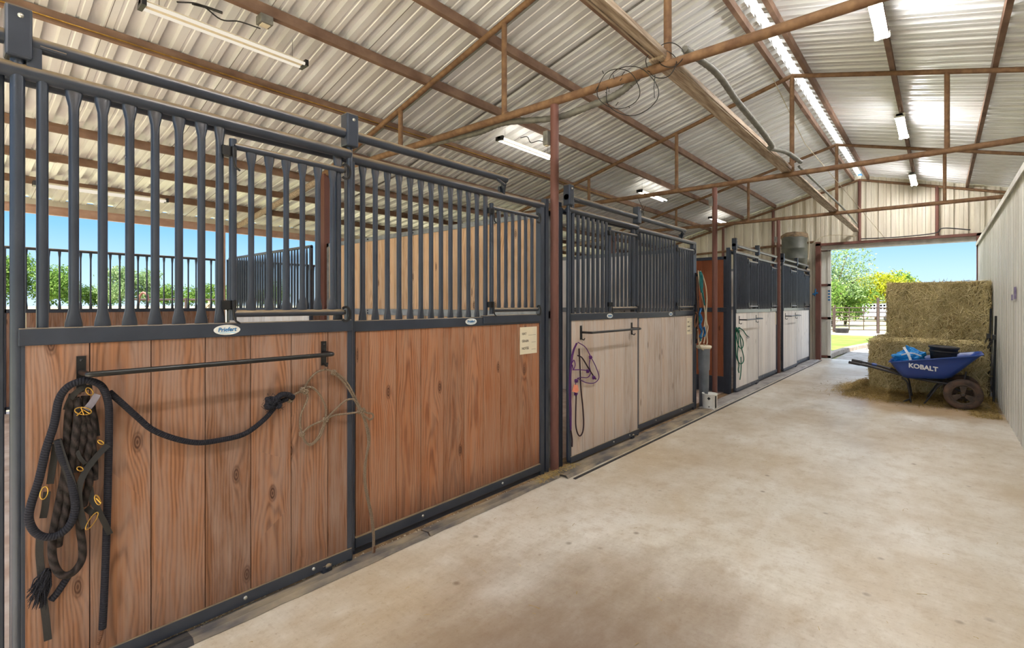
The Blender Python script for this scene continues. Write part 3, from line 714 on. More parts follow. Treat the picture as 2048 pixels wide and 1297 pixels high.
    b = MB(); b.tube([(XD, oy + .19 if idx else oy + .10, 2.238), (XD, oy + 1.50, 2.238)], .027, 14); obj('top_rail', b, 'steel', d)
    ys = [oy + q for q in (.22, .397, .59, .787, .977, 1.168, 1.363, 1.478)]
    obj('wood_panel', planks(ys, XD - .014, XD + .018, .08, 1.28, seed=idx * 10 + 5), wd, d)
    obj('bar', bar_mb(XD, oy + .268, 1.32, 2.225, .0168, 0, 12), 'steel', d)
    for k in range(6): obj('bar', bar_mb(XD, oy + .354 + .0848 * k, 1.325, 2.222, .0155, .027, 12 if det else 6), 'steel', d)
    obj('gate_post', bar_mb(XD, oy + .851, 1.325, 2.222, .016, .024, 10), 'steel', d)
    obj('bar', bar_mb(XD - .012, oy + 1.437, 1.325, 2.222, .018, .03, 10), 'steel', d)
    feed_gate(d, XD + .008, oy + .903, oy + 1.455, 1.375, 2.14, 6)
    for yy in (oy + .204, oy + 1.50):
        b = MB(); b.box(XD - .034, XD + .036, yy - .034, yy + .036, 2.275, 2.455); h = obj('hanger', b, 'steel', d, bev=.008, label='dark box hanger on the track')
        b = MB(); b.lathe([(0, .006), (.007, .005), (.009, 0)], (XD + .036, yy + .005, 2.42), (1, 0, 0), 10); obj('hanger_bolt', b, 'bolt', h)
    if det: badge(d, XD + .0275, oy + .872, 1.303, 1.0)
    # blanket bar
    b = MB(); xb = XD + .13; z = 1.165
    b.tube(smoothpts([(XD + .02, oy + .372, z), (xb - .02, oy + .375, z), (xb, oy + .40, z), (xb, oy + .60, z), (xb, oy + 1.2, z), (xb, oy + 1.30, z), (xb - .02, oy + 1.335, z), (XD + .02, oy + 1.338, z)], 6), .0105, 10)
    bb = obj('blanket_bar', b, 'black', d, label='black steel blanket bar')
    for yy in (oy + .372, oy + 1.338):
        b = MB(); b.box(XD + .018, XD + .024, yy - .014, yy + .014, 1.10, 1.225); b.tube(smoothpts([(XD + .024, yy, 1.108), (XD + .05, yy, 1.098), (XD + .06, yy, 1.115)], 4), .005, 6); b.lathe([(0, .004), (.005, .003), (.006, 0)], (XD + .024, yy, 1.21), (1, 0, 0), 8)
        obj('bracket', b, 'black', bb)
    b = MB(); b.box(XD + .0, XD + .03, oy + 1.33, oy + 1.38, .0, .055); b.lathe([(.0, .012), (.016, .012), (.018, 0)], (XD + .025, oy + 1.36, .045), (1, 0, 0), 12); obj('floor_guide', b, 'steel', d)
    b = MB()
    for yy in (oy + .95, oy + 1.28): b.lathe([(0, .006), (.008, .005), (.009, 0)], (XD + .026, yy, .066), (1, 0, 0), 8)
    obj('bolt', b, 'bolt', d)
    return f, d
SN = [('brown', 'nearest the camera'), ('pale grey-tan', 'second from the camera'), ('whitish', 'third from the camera'), ('whitish', 'beside the big doorway')]
OY = [0.0, 3.42, 8.05, 11.18]
stall(OY[0], 0, 'wood_door', 'wood_panel', 1, SN[0])
stall(OY[1], 1, 'wood_pale', 'wood_pale', 1, SN[1], 3.27)
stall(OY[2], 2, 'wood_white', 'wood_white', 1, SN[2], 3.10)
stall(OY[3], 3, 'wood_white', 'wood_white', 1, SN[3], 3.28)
# corner tubes between stalls one and two
for y, lb in ((3.375, 'left of the nearest round post'), (3.565, 'right of the nearest round post'), (6.73, 'at the alley end of the second stall, where ropes hang'), (8.17, 'at the alley corner of the third stall')):
    b = MB(); b.box(XF - .03, XF + .02, y - .02, y + .02, 0, 2.30 if y != 6.73 else 2.25)
    tag(obj('corner_post', b, 'steel', loc=(XF, y, 0)), 'dark slate square corner tube ' + lb, 'post')

# feed cards
def card(X, y0, y1, z0, z1, lb, writing=True):
    t = thing('feed_card', lb, 'sign', (X, y0, z0)); b = MB(); b.box(X, X + .002, y0, y1, z0, z1); obj('board', b, 'card', t)
    w_ = y1 - y0; h = z1 - z0
    if writing:
        for k, s in enumerate(('HAY', 'GRAIN', 'NOTES')):
            z = z1 - h * (.25 + .27 * k)
            text_obj('lettering', s, .028, (X + .003, y0 + .045 + .007 * len(s) - .015, z), (0, 1, 0), (0, 0, 1), 'ink', t, depth=.0004, bold=.0003)
            b = MB(); b.box(X + .002, X + .0028, y0 + .045 + .02 * len(s), y1 - .015, z - .013, z - .011); obj('ruled_line', b, 'ink', t)
card(XF + .016, 3.02, 3.235, 1.02, 1.235, 'cream feed card with handwritten headings on the first stall front')
card(XF + .016, 6.42, 6.60, 1.02, 1.235, 'pale feed card at the right end of the second stall front')
card(XF + .016, 11.02, 11.10, 1.0, 1.235, 'pale feed card at the right end of the third stall front', False)

# ================================================================== PARTITIONS AND RUNS
def solid_part(y, x0, x1, h, mat_, lb, z0=.05, kick=0):
    t = thing('stall_partition', lb, 'partition', (x0, y, 0)); b = MB()
    b.box(x0, x1, y - .025, y + .025, h - .05, h); b.box(x0, x1, y - .03, y + .03, 1.29, 1.36); b.box(x0, x0 + .05, y - .025, y + .025, 0, h); b.box(x1 - .05, x1, y - .025, y + .025, 0, h)
    if kick: b.box(x0, x1, y - .02, y + .02, 0.02, kick)
    obj('frame', b, 'steel' if kick else 'galv', t, bev=.003)
    n = int((x1 - x0) / .18); ys = [x0 + .04 + (x1 - x0 - .08) * k / n for k in range(n + 1)]
    obj('wood_panel', planks(ys, y - .016, y + .016, max(z0, kick - .01), h - .03, 'x', seed=int(y * 10)), mat_, t)
    b = MB()
    for zz in (h - .025, 1.34, 1.31):
        for k in range(5): b.tube([(x0 + .1 + k * (x1 - x0 - .2) / 4, y - .029, zz), (x0 + .1 + k * (x1 - x0 - .2) / 4, y - .034, zz)], .009, 8)
    obj('bolt', b, 'dark', t)
solid_part(3.47, LT + .06, XF - .03, 2.22, 'wood_part', 'natural pine board partition between the first and second stalls')
solid_part(6.66, LT + .06, XF - .03, 2.17, 'wood_white', 'pale board partition closing the far side of the second stall')  # near-white boards used to lighten a poorly lit partition
solid_part(8.20, LT + .06, XF - .03, 2.17, 'wood_alley', 'red-brown board side of the third stall facing the alley', kick=.27)
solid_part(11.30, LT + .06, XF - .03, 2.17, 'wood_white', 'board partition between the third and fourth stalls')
b = MB(); b.box(XF - .01, XF + .008, 8.176, 8.184, 1.30, 1.33); b.lathe([(.012, 0), (.012, .012), (0, .012)], (XF + .0, 8.17, 1.31), (0, -1, 0), 8)
def grille(x, y0, y1, axis, h, lb, mat_='wood_door', z1=1.30, rr=.011, r2=.02, solid=True, sp=.10):
    """low boards with bars above. axis 'y': runs along Y at x; axis 'x': runs along X from y0 to y1 at Y=x"""
    loc = (x, y0, 0) if axis == 'y' else (y0, x, 0)
    t = thing('run_panel', lb, 'panel', loc); b = MB()
    def bx(a0, a1, c0, c1, z0, zz):
        if axis == 'y': b.box(x + c0, x + c1, a0, a1, z0, zz)
        else: b.box(a0, a1, x + c0, x + c1, z0, zz)
    bx(y0, y1, -.02, .02, z1, z1 + .05); bx(y0, y1, -.02, .02, .05, .09); bx(y0, y0 + .035, -.02, .02, 0, h); bx(y1 - .035, y1, -.02, .02, 0, h)
    P = [(x, y0, h), (x, y1, h)] if axis == 'y' else [(y0, x, h), (y1, x, h)]
    b.tube(P, .02, 8); obj('frame', b, 'steel', t)
    n = max(1, int((y1 - y0) / .185)); ys = [y0 + .03 + (y1 - y0 - .06) * k / n for k in range(n + 1)]
    obj('wood_panel', planks(ys, x - .014, x + .014, .07, z1 + .01, 'y' if axis == 'y' else 'x', seed=int(abs(x) * 7 + y0)), mat_, t)
    k = y0 + sp
    while k < y1 - .05:
        bm = bar_mb(x, k, z1 + .05, h, rr, r2, 6, fl=.10) if axis == 'y' else bar_mb(k, x, z1 + .05, h, rr, r2, 6, axis='x', fl=.10)
        obj('bar', bm, 'steel', t); k += sp
XB = XE + .21
grille(XB, -1.9, .62, 'y', 2.15, 'barred low board panel at the back of the run, furthest left', sp=.11)
grille(XB, .62, 3.14, 'y', 2.15, 'barred low board panel at the back of the nearest run, beside the rear corner post', sp=.11)
grille(XB, 3.28, 6.6, 'y', 2.15, 'barred low board panel at the back of the second run', sp=.11)
grille(XB, 8.2, 14.6, 'y', 2.15, 'long barred low board panel at the back of the far runs', sp=.11)
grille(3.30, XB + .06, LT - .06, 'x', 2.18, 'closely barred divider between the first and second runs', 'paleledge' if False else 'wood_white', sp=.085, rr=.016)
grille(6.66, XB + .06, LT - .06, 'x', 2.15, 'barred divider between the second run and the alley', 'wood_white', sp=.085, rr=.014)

# ================================================================== THRESHOLD
segs = [(Y0, .72, 'matnear', 'dark chipped rubber mat strip nearest the camera along the stall doors'), (.72, 1.98, 'mat', 'dusty rubber mat strip below the blanket-bar door of the first stall'), (1.99, 3.36, 'mat', 'dusty rubber mat strip below the fixed front of the first stall'), (3.37, 6.75, 'mat', 'grey rubber mat strip in front of the second stall'), (6.76, 14.5, 'ledge', 'pale dusty strip along the foot of the far stalls')]
for y0, y1, m_, lb in segs:
    b = MB(); n = max(3, int((y1 - y0) / .12)); xi = -2.47 if m_ != 'ledge' else -2.5
    prof = [(xi, .004), (xi + .02, .018), (-2.375 + (.07 if y0 > 3.3 else 0), .022), (-2.355 + (.07 if y0 > 3.3 else 0), .003)]
    for k in range(n + 1):
        y = y0 + (y1 - y0) * k / n
        for q, (x, z) in enumerate(prof): b.v.append((x + (random.uniform(-.004, .004) if q > 1 else 0), y, z + (random.uniform(-.002, .002) if 0 < q < 3 else 0)))
    for k in range(n):
        for q in range(3): b.face((k * 4 + q, k * 4 + q + 1, (k + 1) * 4 + q + 1, (k + 1) * 4 + q), sm=False)
    tag(obj('rubber_mat' if m_ != 'ledge' else 'threshold_strip', b, m_, loc=(xi, y0, 0)), lb, 'mat')
b = MB(); b.box(-2.258, -2.235, 3.4, 14.5, 0, .006); tag(obj('expansion_joint', b, 'rubber', loc=(-2.25, 3.4, 0)), 'thin black joint line in the concrete beside the stalls', 'joint')
b = MB(); b.box(XF - .1, -2.46, Y0, YG - .2, -.02, .006); tag(obj('dirt_strip', b, 'dirt', loc=(XF, 0, 0)), 'strip of dirt and bedding under the stall doors', 'dirt', kind='stuff')
def scatter(name, n, region, size, mat_, label, cat, flat=True, zf=None):
    vs = []; fs = []; pid = []
    x = rng.uniform(region[0], region[1], n); y = rng.uniform(region[2], region[3], n); L = rng.uniform(size[0], size[1], n); a = rng.uniform(0, 6.28, n); w_ = rng.uniform(.0008, .0016, n) * size[2]; dz = rng.uniform(0, size[3], n)
    z = (zf(x, y) if zf is not None else np.zeros(n)) + .002
    dx = np.cos(a) * L / 2; dy = np.sin(a) * L / 2; ox = -np.sin(a) * w_; oy = np.cos(a) * w_
    V = np.stack([np.stack([x - dx - ox, y - dy - oy, z], 1), np.stack([x - dx + ox, y - dy + oy, z + .001], 1), np.stack([x + ox, y + oy, z + dz * .6 + .002], 1), np.stack([x - ox, y - oy, z + dz * .6 + .002], 1),
                  np.stack([x + dx + ox, y + dy + oy, z + dz * .4 + .002], 1), np.stack([x + dx - ox, y + dy - oy, z + dz * .4], 1)], 1).reshape(-1, 3)
    i = np.arange(n) * 6; Fa = np.stack([i, i + 1, i + 2, i + 3], 1); Fb = np.stack([i + 3, i + 2, i + 4, i + 5], 1); pr = rng.random(n)
    o = raw(name, V, np.concatenate([Fa, Fb]), np.concatenate([pr, pr]), mat_, loc=(region[0], region[2], 0)); return tag(o, label, cat, kind='stuff')
b = MB()
for k in range(700):
    y = random.choice([random.uniform(.2, 1.6), random.uniform(1.3, 3.5), random.uniform(.2, 1.0)]); x = random.uniform(-2.47, -2.43); s = random.uniform(.002, .006)
    b.vrings([(x, y, .012, s, s * random.uniform(.6, 1.3)), (x, y, .012 + s, s * .8, s * .6)], 5, pid=random.random())
tag(obj('pebble_litter', b, 'pebble', loc=(-2.45, 1, 0)), 'pebbles and grain spilled between the first door and the rubber mat', 'pebbles', kind='stuff')
scatter('straw_litter', 160, (-2.3, .5, .5, 12), (.01, .06, 1.0, .004), 'litter', 'stray bits of straw scattered over the concrete aisle floor', 'straw')
scatter('straw_litter', 260, (-2.46, -2.36, 3.1, 3.7), (.02, .08, 1.0, .02), 'litter', 'tuft of straw caught at the foot of the nearest round post', 'straw', zf=lambda x, y: np.full(len(x), .02))

# ================================================================== HAY
def bale(x0, x1, y0, y1, z0, z1, nblade, lb, seed):
    t = thing('hay_bale', lb, 'hay bale', ((x0 + x1) / 2, (y0 + y1) / 2, z0), 'big square hay bales'); r = np.random.default_rng(seed)
    # packed core
    nx, ny, nz = 26, 20, 18; b = MB(); idx = {}
    c = Vector(((x0 + x1) / 2, (y0 + y1) / 2, (z0 + z1) / 2)); hx, hy, hz = (x1 - x0) / 2, (y1 - y0) / 2, (z1 - z0) / 2
    from mathutils import noise as mn
    def pt(u, v, w_):
        p = Vector((u * hx, v * hy, w_ * hz)); k = .055
        q = Vector((max(-hx + k, min(hx - k, p.x)), max(-hy + k, min(hy - k, p.y)), max(-hz + k, min(hz - k, p.z)))); d = p - q
        if d.length > 1e-6: p = q + d.normalized() * min(d.length, k) * 1.0
        nn = mn.noise(p * 3 + Vector((seed, 0, 0))) * .075 + mn.noise(p * 14 + Vector((seed, 0, 0))) * .018
        dirn = Vector((p.x / hx, p.y / hy, p.z / hz)).normalized()
        if p.z < -hz + .02 and z0 < .1: nn = 0
        return c + p + dirn * nn
    def vid(i, j, k):
        key = (i, j, k)
        if key not in idx:
            idx[key] = len(b.v); b.v.append(tuple(pt(2 * i / nx - 1, 2 * j / ny - 1, 2 * k / nz - 1)))
        return idx[key]
    for i in range(nx):
        for j in range(ny):
            b.face((vid(i, j, 0), vid(i, j + 1, 0), vid(i + 1, j + 1, 0), vid(i + 1, j, 0)), sm=True); b.face((vid(i, j, nz), vid(i + 1, j, nz), vid(i + 1, j + 1, nz), vid(i, j + 1, nz)), sm=True)
    for i in range(nx):
        for k in range(nz):
            b.face((vid(i, 0, k), vid(i + 1, 0, k), vid(i + 1, 0, k + 1), vid(i, 0, k + 1)), sm=True); b.face((vid(i, ny, k), vid(i, ny, k + 1), vid(i + 1, ny, k + 1), vid(i + 1, ny, k)), sm=True)
    for j in range(ny):
        for k in range(nz):
            b.face((vid(0, j, k), vid(0, j, k + 1), vid(0, j + 1, k + 1), vid(0, j + 1, k)), sm=True); b.face((vid(nx, j, k), vid(nx, j + 1, k), vid(nx, j + 1, k + 1), vid(nx, j, k + 1)), sm=True)
    obj('packed_hay', b, 'haycore', t)
    # straws on front, left, top, right
    areas = np.array([hx * hz * 1.6, hy * hz * .8, hx * hy * .9, hy * hz * .5]); areas /= areas.sum(); face = r.choice(4, nblade, p=areas)
    u = r.uniform(-1, 1, nblade); v = r.uniform(-1, 1, nblade); P = np.zeros((nblade, 3)); Nn = np.zeros((nblade, 3)); A = np.zeros((nblade, 3)); B = np.zeros((nblade, 3))
    for f_, (nrm, a_, b_, dims) in enumerate((((0, -1, 0), (1, 0, 0), (0, 0, 1), (hx, hz)), ((-1, 0, 0), (0, 1, 0), (0, 0, 1), (hy, hz)), ((0, 0, 1), (1, 0, 0), (0, 1, 0), (hx, hy)), ((1, 0, 0), (0, 1, 0), (0, 0, 1), (hy, hz)))):
        m = face == f_; nrm, a_, b_ = map(np.array, (nrm, a_, b_)); half = np.array([hx, hy, hz])
        P[m] = np.array(c) + nrm * half * 1.0 + np.outer(u[m] * dims[0], a_) + np.outer(v[m] * dims[1], b_); Nn[m] = nrm; A[m] = a_; B[m] = b_
    ang = r.normal(1.35, .75, nblade); L = r.uniform(.05, .22, nblade); D = A * np.cos(ang)[:, None] + B * np.sin(ang)[:, None]; S = -A * np.sin(ang)[:, None] + B * np.cos(ang)[:, None]
    wd = r.uniform(.0015, .0042, nblade)[:, None]; o0 = r.uniform(-.012, .03, nblade)[:, None]; o1 = r.uniform(-.01, .045, nblade)[:, None]; om = (o0 + o1) / 2 + r.uniform(0, .02, nblade)[:, None]
    p0 = P - D * L[:, None] / 2 + Nn * o0; p1 = P + Nn * om; p2 = P + D * L[:, None] / 2 + Nn * o1 + S * r.uniform(-.02, .02, nblade)[:, None]
    tw = S * wd + Nn * wd * r.uniform(-1, 1, nblade)[:, None]
    V = np.stack([p0 - tw, p0 + tw, p1 + tw, p1 - tw, p2 + tw * .5, p2 - tw * .5], 1).reshape(-1, 3); V[:, 2] = np.maximum(V[:, 2], .004)
    V[:, 0] = np.minimum(V[:, 0], WR - .01)
    i = np.arange(nblade) * 6; pr = r.random(nblade)
    o = raw('loose_straw', V, np.concatenate([np.stack([i, i + 1, i + 2, i + 3], 1), np.stack([i + 3, i + 2, i + 4, i + 5], 1)]), np.concatenate([pr, pr]), 'hay', t); o['kind'] = 'stuff'
bale(-.84, .50, 9.80, 11.6, .0, .82, 16000, 'large square hay bale lying on the floor behind the blue wheelbarrow', 3)
bale(-.66, .58, 10.62, 12.2, .86, 1.74, 14000, 'large square hay bale stacked on top of the lower bale', 5)
# spilled hay
def spill(n, seed):
    r = np.random.default_rng(seed)
    x = np.concatenate([r.normal(-.25, .42, n // 2), r.uniform(-1.15, .58, n - n // 2)]); y = np.concatenate([r.normal(9.45, .25, n // 2), r.normal(9.55, .22, n - n // 2)])
    # left drift reaching toward the aisle
    m = int(n * .3); x[:m] = r.normal(-1.0, .16, m); y[:m] = r.normal(10.15, .35, m)
    m2 = int(n * .12); x[-m2:] = r.uniform(.3, .6, m2); y[-m2:] = r.uniform(8.5, 10.5, m2)
    x = np.minimum(x, WR - .06)
    h = .10 * np.exp(-((y - 9.75) / .28) ** 2) * np.exp(-(np.maximum(0, np.abs(x + .1) - .75) / .25) ** 2) + .16 * np.exp(-((x + .95) / .18) ** 2 - ((y - 10.1) / .4) ** 2)
    z = h * r.uniform(.1, 1, n) + .003; a = r.uniform(0, 6.28, n); L = r.uniform(.05, .18, n); w_ = r.uniform(.0012, .003, n)
    D = np.stack([np.cos(a), np.sin(a), r.normal(0, .18, n)], 1) * L[:, None] / 2; S = np.stack([-np.sin(a), np.cos(a), np.zeros(n)], 1) * w_[:, None]; P = np.stack([x, y, z], 1)
    p1 = P + np.array([0, 0, 1]) * r.uniform(0, .02, n)[:, None]; V = np.stack([P - D - S, P - D + S, p1 + S, p1 - S, P + D + S, P + D - S], 1).reshape(-1, 3); V[:, 2] = np.maximum(V[:, 2], .003); V[:, 0] = np.minimum(V[:, 0], WR - .005)
    i = np.arange(n) * 6; pr = r.random(n)
    o = raw('spilled_hay', V, np.concatenate([np.stack([i, i + 1, i + 2, i + 3], 1), np.stack([i + 3, i + 2, i + 4, i + 5], 1)]), np.concatenate([pr, pr]), 'litter', loc=(-.3, 9.5, 0)); tag(o, 'loose hay spilled on the floor around the lower bale and the wheelbarrow', 'hay', kind='stuff')
spill(15000, 9)
b = MB()
for (cx, cy, rx, ry, hh) in ((-.15, 9.78, .75, .20, .07), (-.98, 10.2, .20, .5, .14), (.45, 9.6, .12, .5, .05)):
    b.vrings([(cx, cy, 0, rx, ry), (cx, cy, hh * .5, rx * .8, ry * .8), (cx, cy, hh * .9, rx * .45, ry * .45), (cx, cy, hh, rx * .1, ry * .1)], 20)
tag(obj('hay_mound', b, 'haycore', loc=(-.2, 9.8, 0)), 'low packed drift of trampled hay at the foot of the lower bale', 'hay', kind='stuff')

# ================================================================== WHEELBARROW
WY = 9.05
t = thing('wheelbarrow', 'blue two-wheeled wheelbarrow with white lettering, parked in front of the hay bales', 'wheelbarrow', (-.2, WY + .25, 0))
ya, yb = WY - .05, WY + .60           # rim near / far
def ring_r(x0, x1, y0, y1, z0, z1, n=8, rr=.05):
    """rounded rectangle ring, z interpolated along x"""
    out = []
    for cx, cy, a0 in ((x1 - rr, y0 + rr, -90), (x1 - rr, y1 - rr, 0), (x0 + rr, y1 - rr, 90), (x0 + rr, y0 + rr, 180)):
        for k in range(n + 1):
            a = math.radians(a0 + 90 * k / n); x = cx + rr * math.cos(a); out.append((x, cy + rr * math.sin(a), z0 + (z1 - z0) * (x - x0) / (x1 - x0)))
    return out
rings = [ring_r(-.565, .44, ya - .015, yb + .015, .572, .738, rr=.06), ring_r(-.565, .44, ya - .015, yb + .015, .584, .75, rr=.06), ring_r(-.55, .42, ya, yb, .580, .742, rr=.06),
         ring_r(-.50, .31, ya + .02, yb - .02, .50, .62, rr=.08), ring_r(-.445, .18, ya + .045, yb - .045, .41, .475, rr=.09), ring_r(-.405, .12, ya + .07, yb - .07, .365, .405, rr=.10), ring_r(-.36, .07, ya + .12, yb - .12, .352, .385, rr=.08)]
b = MB(); n = len(rings[0])
for rg in rings: b.v += rg
for i in range(len(rings) - 1):
    for k in range(n): b.face((i * n + k, i * n + (k + 1) % n, (i + 1) * n + (k + 1) % n, (i + 1) * n + k), sm=i > 1)
b.face([(len(rings) - 1) * n + k for k in range(n)])
o = obj('tray', b, 'bluetray', t, label='glossy blue plastic tray'); md = o.modifiers.new('thick', 'SOLIDIFY'); md.thickness = .006; md.offset = 0
text_obj('lettering', 'KOBALT', .088, (-.180, ya + .006, .532), (1, 0, -.11), (.0, -.2, 1), 'barrowtext', o, bold=.0035, depth=.002, xs=.95)
for yy, zz in ((WY + .10, 0), (WY + .45, .0)):
    b = MB(); b.tube(smoothpts([(-1.04, yy, .525), (-.75, yy, .475), (-.35, yy, .375), (.05, yy, .318), (.25, yy, .30)], 5), .019, 10); h = obj('handle', b, 'barrowtube', t)
    b = MB(); b.tube([(-1.06, yy, .528), (-.92, yy, .505)], .022, 10); obj('grip', b, 'rubber', h)
b = MB(); b.tube([(-.80, WY + .45, .487), (-.74, WY + .45, .475)], .023, 10); obj('blue_band', b, 'bluetray', t)
for yy in (WY + .08, WY + .47):
    b = MB(); b.tube(smoothpts([(-.42, yy, .36), (-.36, yy, .30), (-.34, yy, .20), (-.325, yy, .10), (-.33, yy, .06), (-.40, yy, .012)], 4), .011, 8); b.tube([(-.325, yy, .10), (-.315, yy, .008)], .011, 8)
    b.tube(smoothpts([(.03, yy, .30), (-.02, yy, .27), (-.14, yy, .06), (-.17, yy, .012)], 4), .011, 8); obj('leg', b, 'barrowtube', t)
b = MB(); b.tube([(-.33, WY + .08, .1), (-.33, WY + .47, .1)], .009, 8); b.tube([(-.1, WY + .08, .14), (-.1, WY + .47, .14)], .009, 8); obj('cross_brace', b, 'barrowtube', t)
for yy in (WY - .04, WY + .52):
    c = (.235, yy, .205); b = MB()
    prof = [(.135, -.036), (.15, -.044), (.18, -.045), (.198, -.03), (.204, -.012), (.204, .012), (.198, .03), (.18, .045), (.15, .044), (.135, .036)]
    b.lathe(prof, c, (0, 1, 0), 36); w_ = obj('wheel', b, 'tyre', t, label='muddy rubber tyre')
    b = MB(); b.lathe([(.138, -.03), (.130, -.036), (.118, -.03), (.112, -.012), (.118, .02), (.138, .03)], c, (0, 1, 0), 36)
    b.lathe([(0, -.045), (.018, -.045), (.026, -.03), (.03, -.01), (.03, .02), (0, .03)], c, (0, 1, 0), 16)
    for k in range(3):
        a = math.radians(90 + 120 * k); d = Vector((math.cos(a), 0, math.sin(a))); pr = Vector((-math.sin(a), 0, math.cos(a))); cc = Vector(c)
        b.hexa([cc + d * .02 - pr * .018 + Vector((0, -.022, 0)), cc + d * .02 + pr * .018 + Vector((0, -.022, 0)), cc + d * .122 + pr * .042 + Vector((0, -.018, 0)), cc + d * .122 - pr * .042 + Vector((0, -.018, 0)),
                cc + d * .02 - pr * .018 + Vector((0, -.004, 0)), cc + d * .02 + pr * .018 + Vector((0, -.004, 0)), cc + d * .122 + pr * .042 + Vector((0, .0, 0)), cc + d * .122 - pr * .042 + Vector((0, .0, 0))])
    obj('rim', b, 'rim', w_)
b = MB(); b.tube([(.235, WY - .09, .205), (.235, WY + .56, .205)], .012, 8); b.tube([(.08, WY + .10, .31), (.235, WY + .1, .215)], .012, 8); b.tube([(.08, WY + .45, .31), (.235, WY + .45, .215)], .012, 8); b.tube([(.24, WY + .1, .3), (.27, WY + .1, .50)], .009, 8); b.tube([(.2, WY + .62, .16), (.42, WY + .62, .19)], .01, 8)
obj('axle', b, 'barrowtube', t)
# tub and bag in the tray
t = thing('feed_tub', 'black rubber feed tub resting in the wheelbarrow tray', 'tub', (.0, WY + .3, .5))
c = (.03, WY + .30, .625)
b = MB(); b.lathe([(0, 0), (.135, 0), (.15, .10), (.155, .16), (.168, .165), (.172, .19), (.16, .195), (.145, .17), (.125, .02), (0, .015)], c, (.06, 0, 1), 28); obj('bowl', b, 'rubber', t)
b = MB(); b.lathe([(.15, .105), (.166, .112), (.166, .125), (.154, .132)], c, (.06, 0, 1), 28); obj('band', b, 'rubber', t)
b = MB(); b.box(-.22, .2, WY + .12, WY + .50, .56, .602); tag(obj('mat_scrap', b, 'rubber', loc=(0, WY + .3, .56), bev=.01), 'flat black pad in the wheelbarrow tray under the feed tub', 'pad')
t = thing('woven_bag', 'crumpled blue woven bag with white straps in the left end of the wheelbarrow', 'bag', (-.37, WY + .25, .5))
b = MB(); from mathutils import noise as mn2
NU, NV = 28, 14
for j in range(NV + 1):
    v = j / NV
    for i in range(NU):
        a = 2 * math.pi * i / NU; R_ = math.sin(math.pi * (.12 + .86 * v)) ** .7; f_ = mn2.noise(Vector((math.cos(a) * 2, math.sin(a) * 2, v * 4))) * .35 + mn2.noise(Vector((math.cos(a) * 5, math.sin(a) * 5, v * 9))) * .16
        b.v.append((-.36 + .175 * R_ * math.cos(a) * (1 + f_), WY + .26 + .20 * R_ * math.sin(a) * (1 + f_), .50 + .27 * v * (1 + f_ * .5) + .02 * math.cos(a)))
for j in range(NV):
    for i in range(NU): b.face((j * NU + i, j * NU + (i + 1) % NU, (j + 1) * NU + (i + 1) % NU, (j + 1) * NU + i), sm=False)
b.face([NV * NU + i for i in range(NU)]); b.face([i for i in range(NU)][::-1]); obj('bag_body', b, 'bluebag', t)
b = MB(); b.ribbon([(-.31, WY + .02, .59), (-.34, WY + .055, .69), (-.40, WY + .16, .79)], .03, .004, (0, -1, .4)); b.ribbon([(-.47, WY + .08, .66), (-.32, WY + .045, .72), (-.20, WY + .10, .68)], .016, .004, (0, -1, .4)); obj('strap', b, 'strapwhite', t)
b = MB(); b.hexa([(-.36, WY + .2, .66), (-.18, WY + .24, .58), (-.16, WY + .3, .60), (-.32, WY + .3, .68), (-.38, WY + .2, .82), (-.20, WY + .24, .72), (-.18, WY + .3, .71), (-.36, WY + .24, .81)]); obj('flap', b, 'bluebag', t)
# tools by the wall
for k, (x, y, lb) in enumerate(((.56, 9.55, 'nearer the camera'), (.53, 9.9, 'closer to the bales'))):
    t = thing('barn_fork', 'dark long-handled tool leaning upright between the bales and the right wall, ' + lb, 'tool', (x, y, 0))
    b = MB(); b.tube([(x, y, .02), (x + .03, y + .1, 1.25 + .1 * k)], .013, 8); obj('handle', b, 'black', t)
    b = MB(); b.box(x - .02, x + .02, y - .1, y + .1, .93, .99); b.tube([(x, y - .08, .95), (x - .06, y - .08, .80)], .006, 6); b.tube([(x, y + .08, .95), (x - .06, y + .08, .80)], .006, 6); obj('head', b, 'black', t)
t = thing('wall_notice', 'small purple and white tag on the pale right wall above the hay', 'sign', (WR - .01, 8.2, 1.5))
b = MB(); b.box(WR - .006, WR - .002, 7.55, 7.95, 1.45, 1.53); obj('label_strip', b, 'white', t)
M['purpleflat'] = simple('purple_print', (120, 104, 150), (160, 150, 180), 30, .6)
b = MB(); b.box(WR - .012, WR - .006, 7.50, 7.66, 1.47, 1.60); obj('print', b, 'purpleflat', t)
b = MB(); b.box(WR - .011, WR - .006, 7.80, 7.94, 1.46, 1.52); obj('print', b, 'purpleflat', t)

# ================================================================== DRUM
t = thing('drum', 'dark ribbed drum standing high in the corner behind the last stall', 'drum', (-2.80, 14.25, 2.30))
b = MB(); b.lathe([(0, 0), (.27, 0), (.285, .02), (.285, .24), (.292, .25), (.285, .26), (.285, .50), (.292, .51), (.285, .52), (.285, .74), (.29, .77), (.27, .80), (0, .80)], (-2.80, 14.25, 2.30), (0, 0, 1), 32); obj('shell', b, 'barrel', t)
t = thing('folded_tarp', 'crumpled brown tarp lying on top of the dark drum', 'tarp', (-2.80, 14.25, 3.1))
b = MB()
for j in range(7):
    v = j / 6
    for i in range(24):
        a = 2 * math.pi * i / 24; f_ = 1 + .25 * mn2.noise(Vector((math.cos(a) * 3, math.sin(a) * 3, v * 3))); r_ = .30 * (1 - v ** 3) ** .5 * f_ + .002
        b.v.append((-2.80 + r_ * math.cos(a), 14.25 + r_ * .85 * math.sin(a), 3.08 + .15 * v + .02 * math.sin(5 * a)))
for j in range(6):
    for i in range(24): b.face((j * 24 + i, j * 24 + (i + 1) % 24, (j + 1) * 24 + (i + 1) % 24, (j + 1) * 24 + i), sm=True)
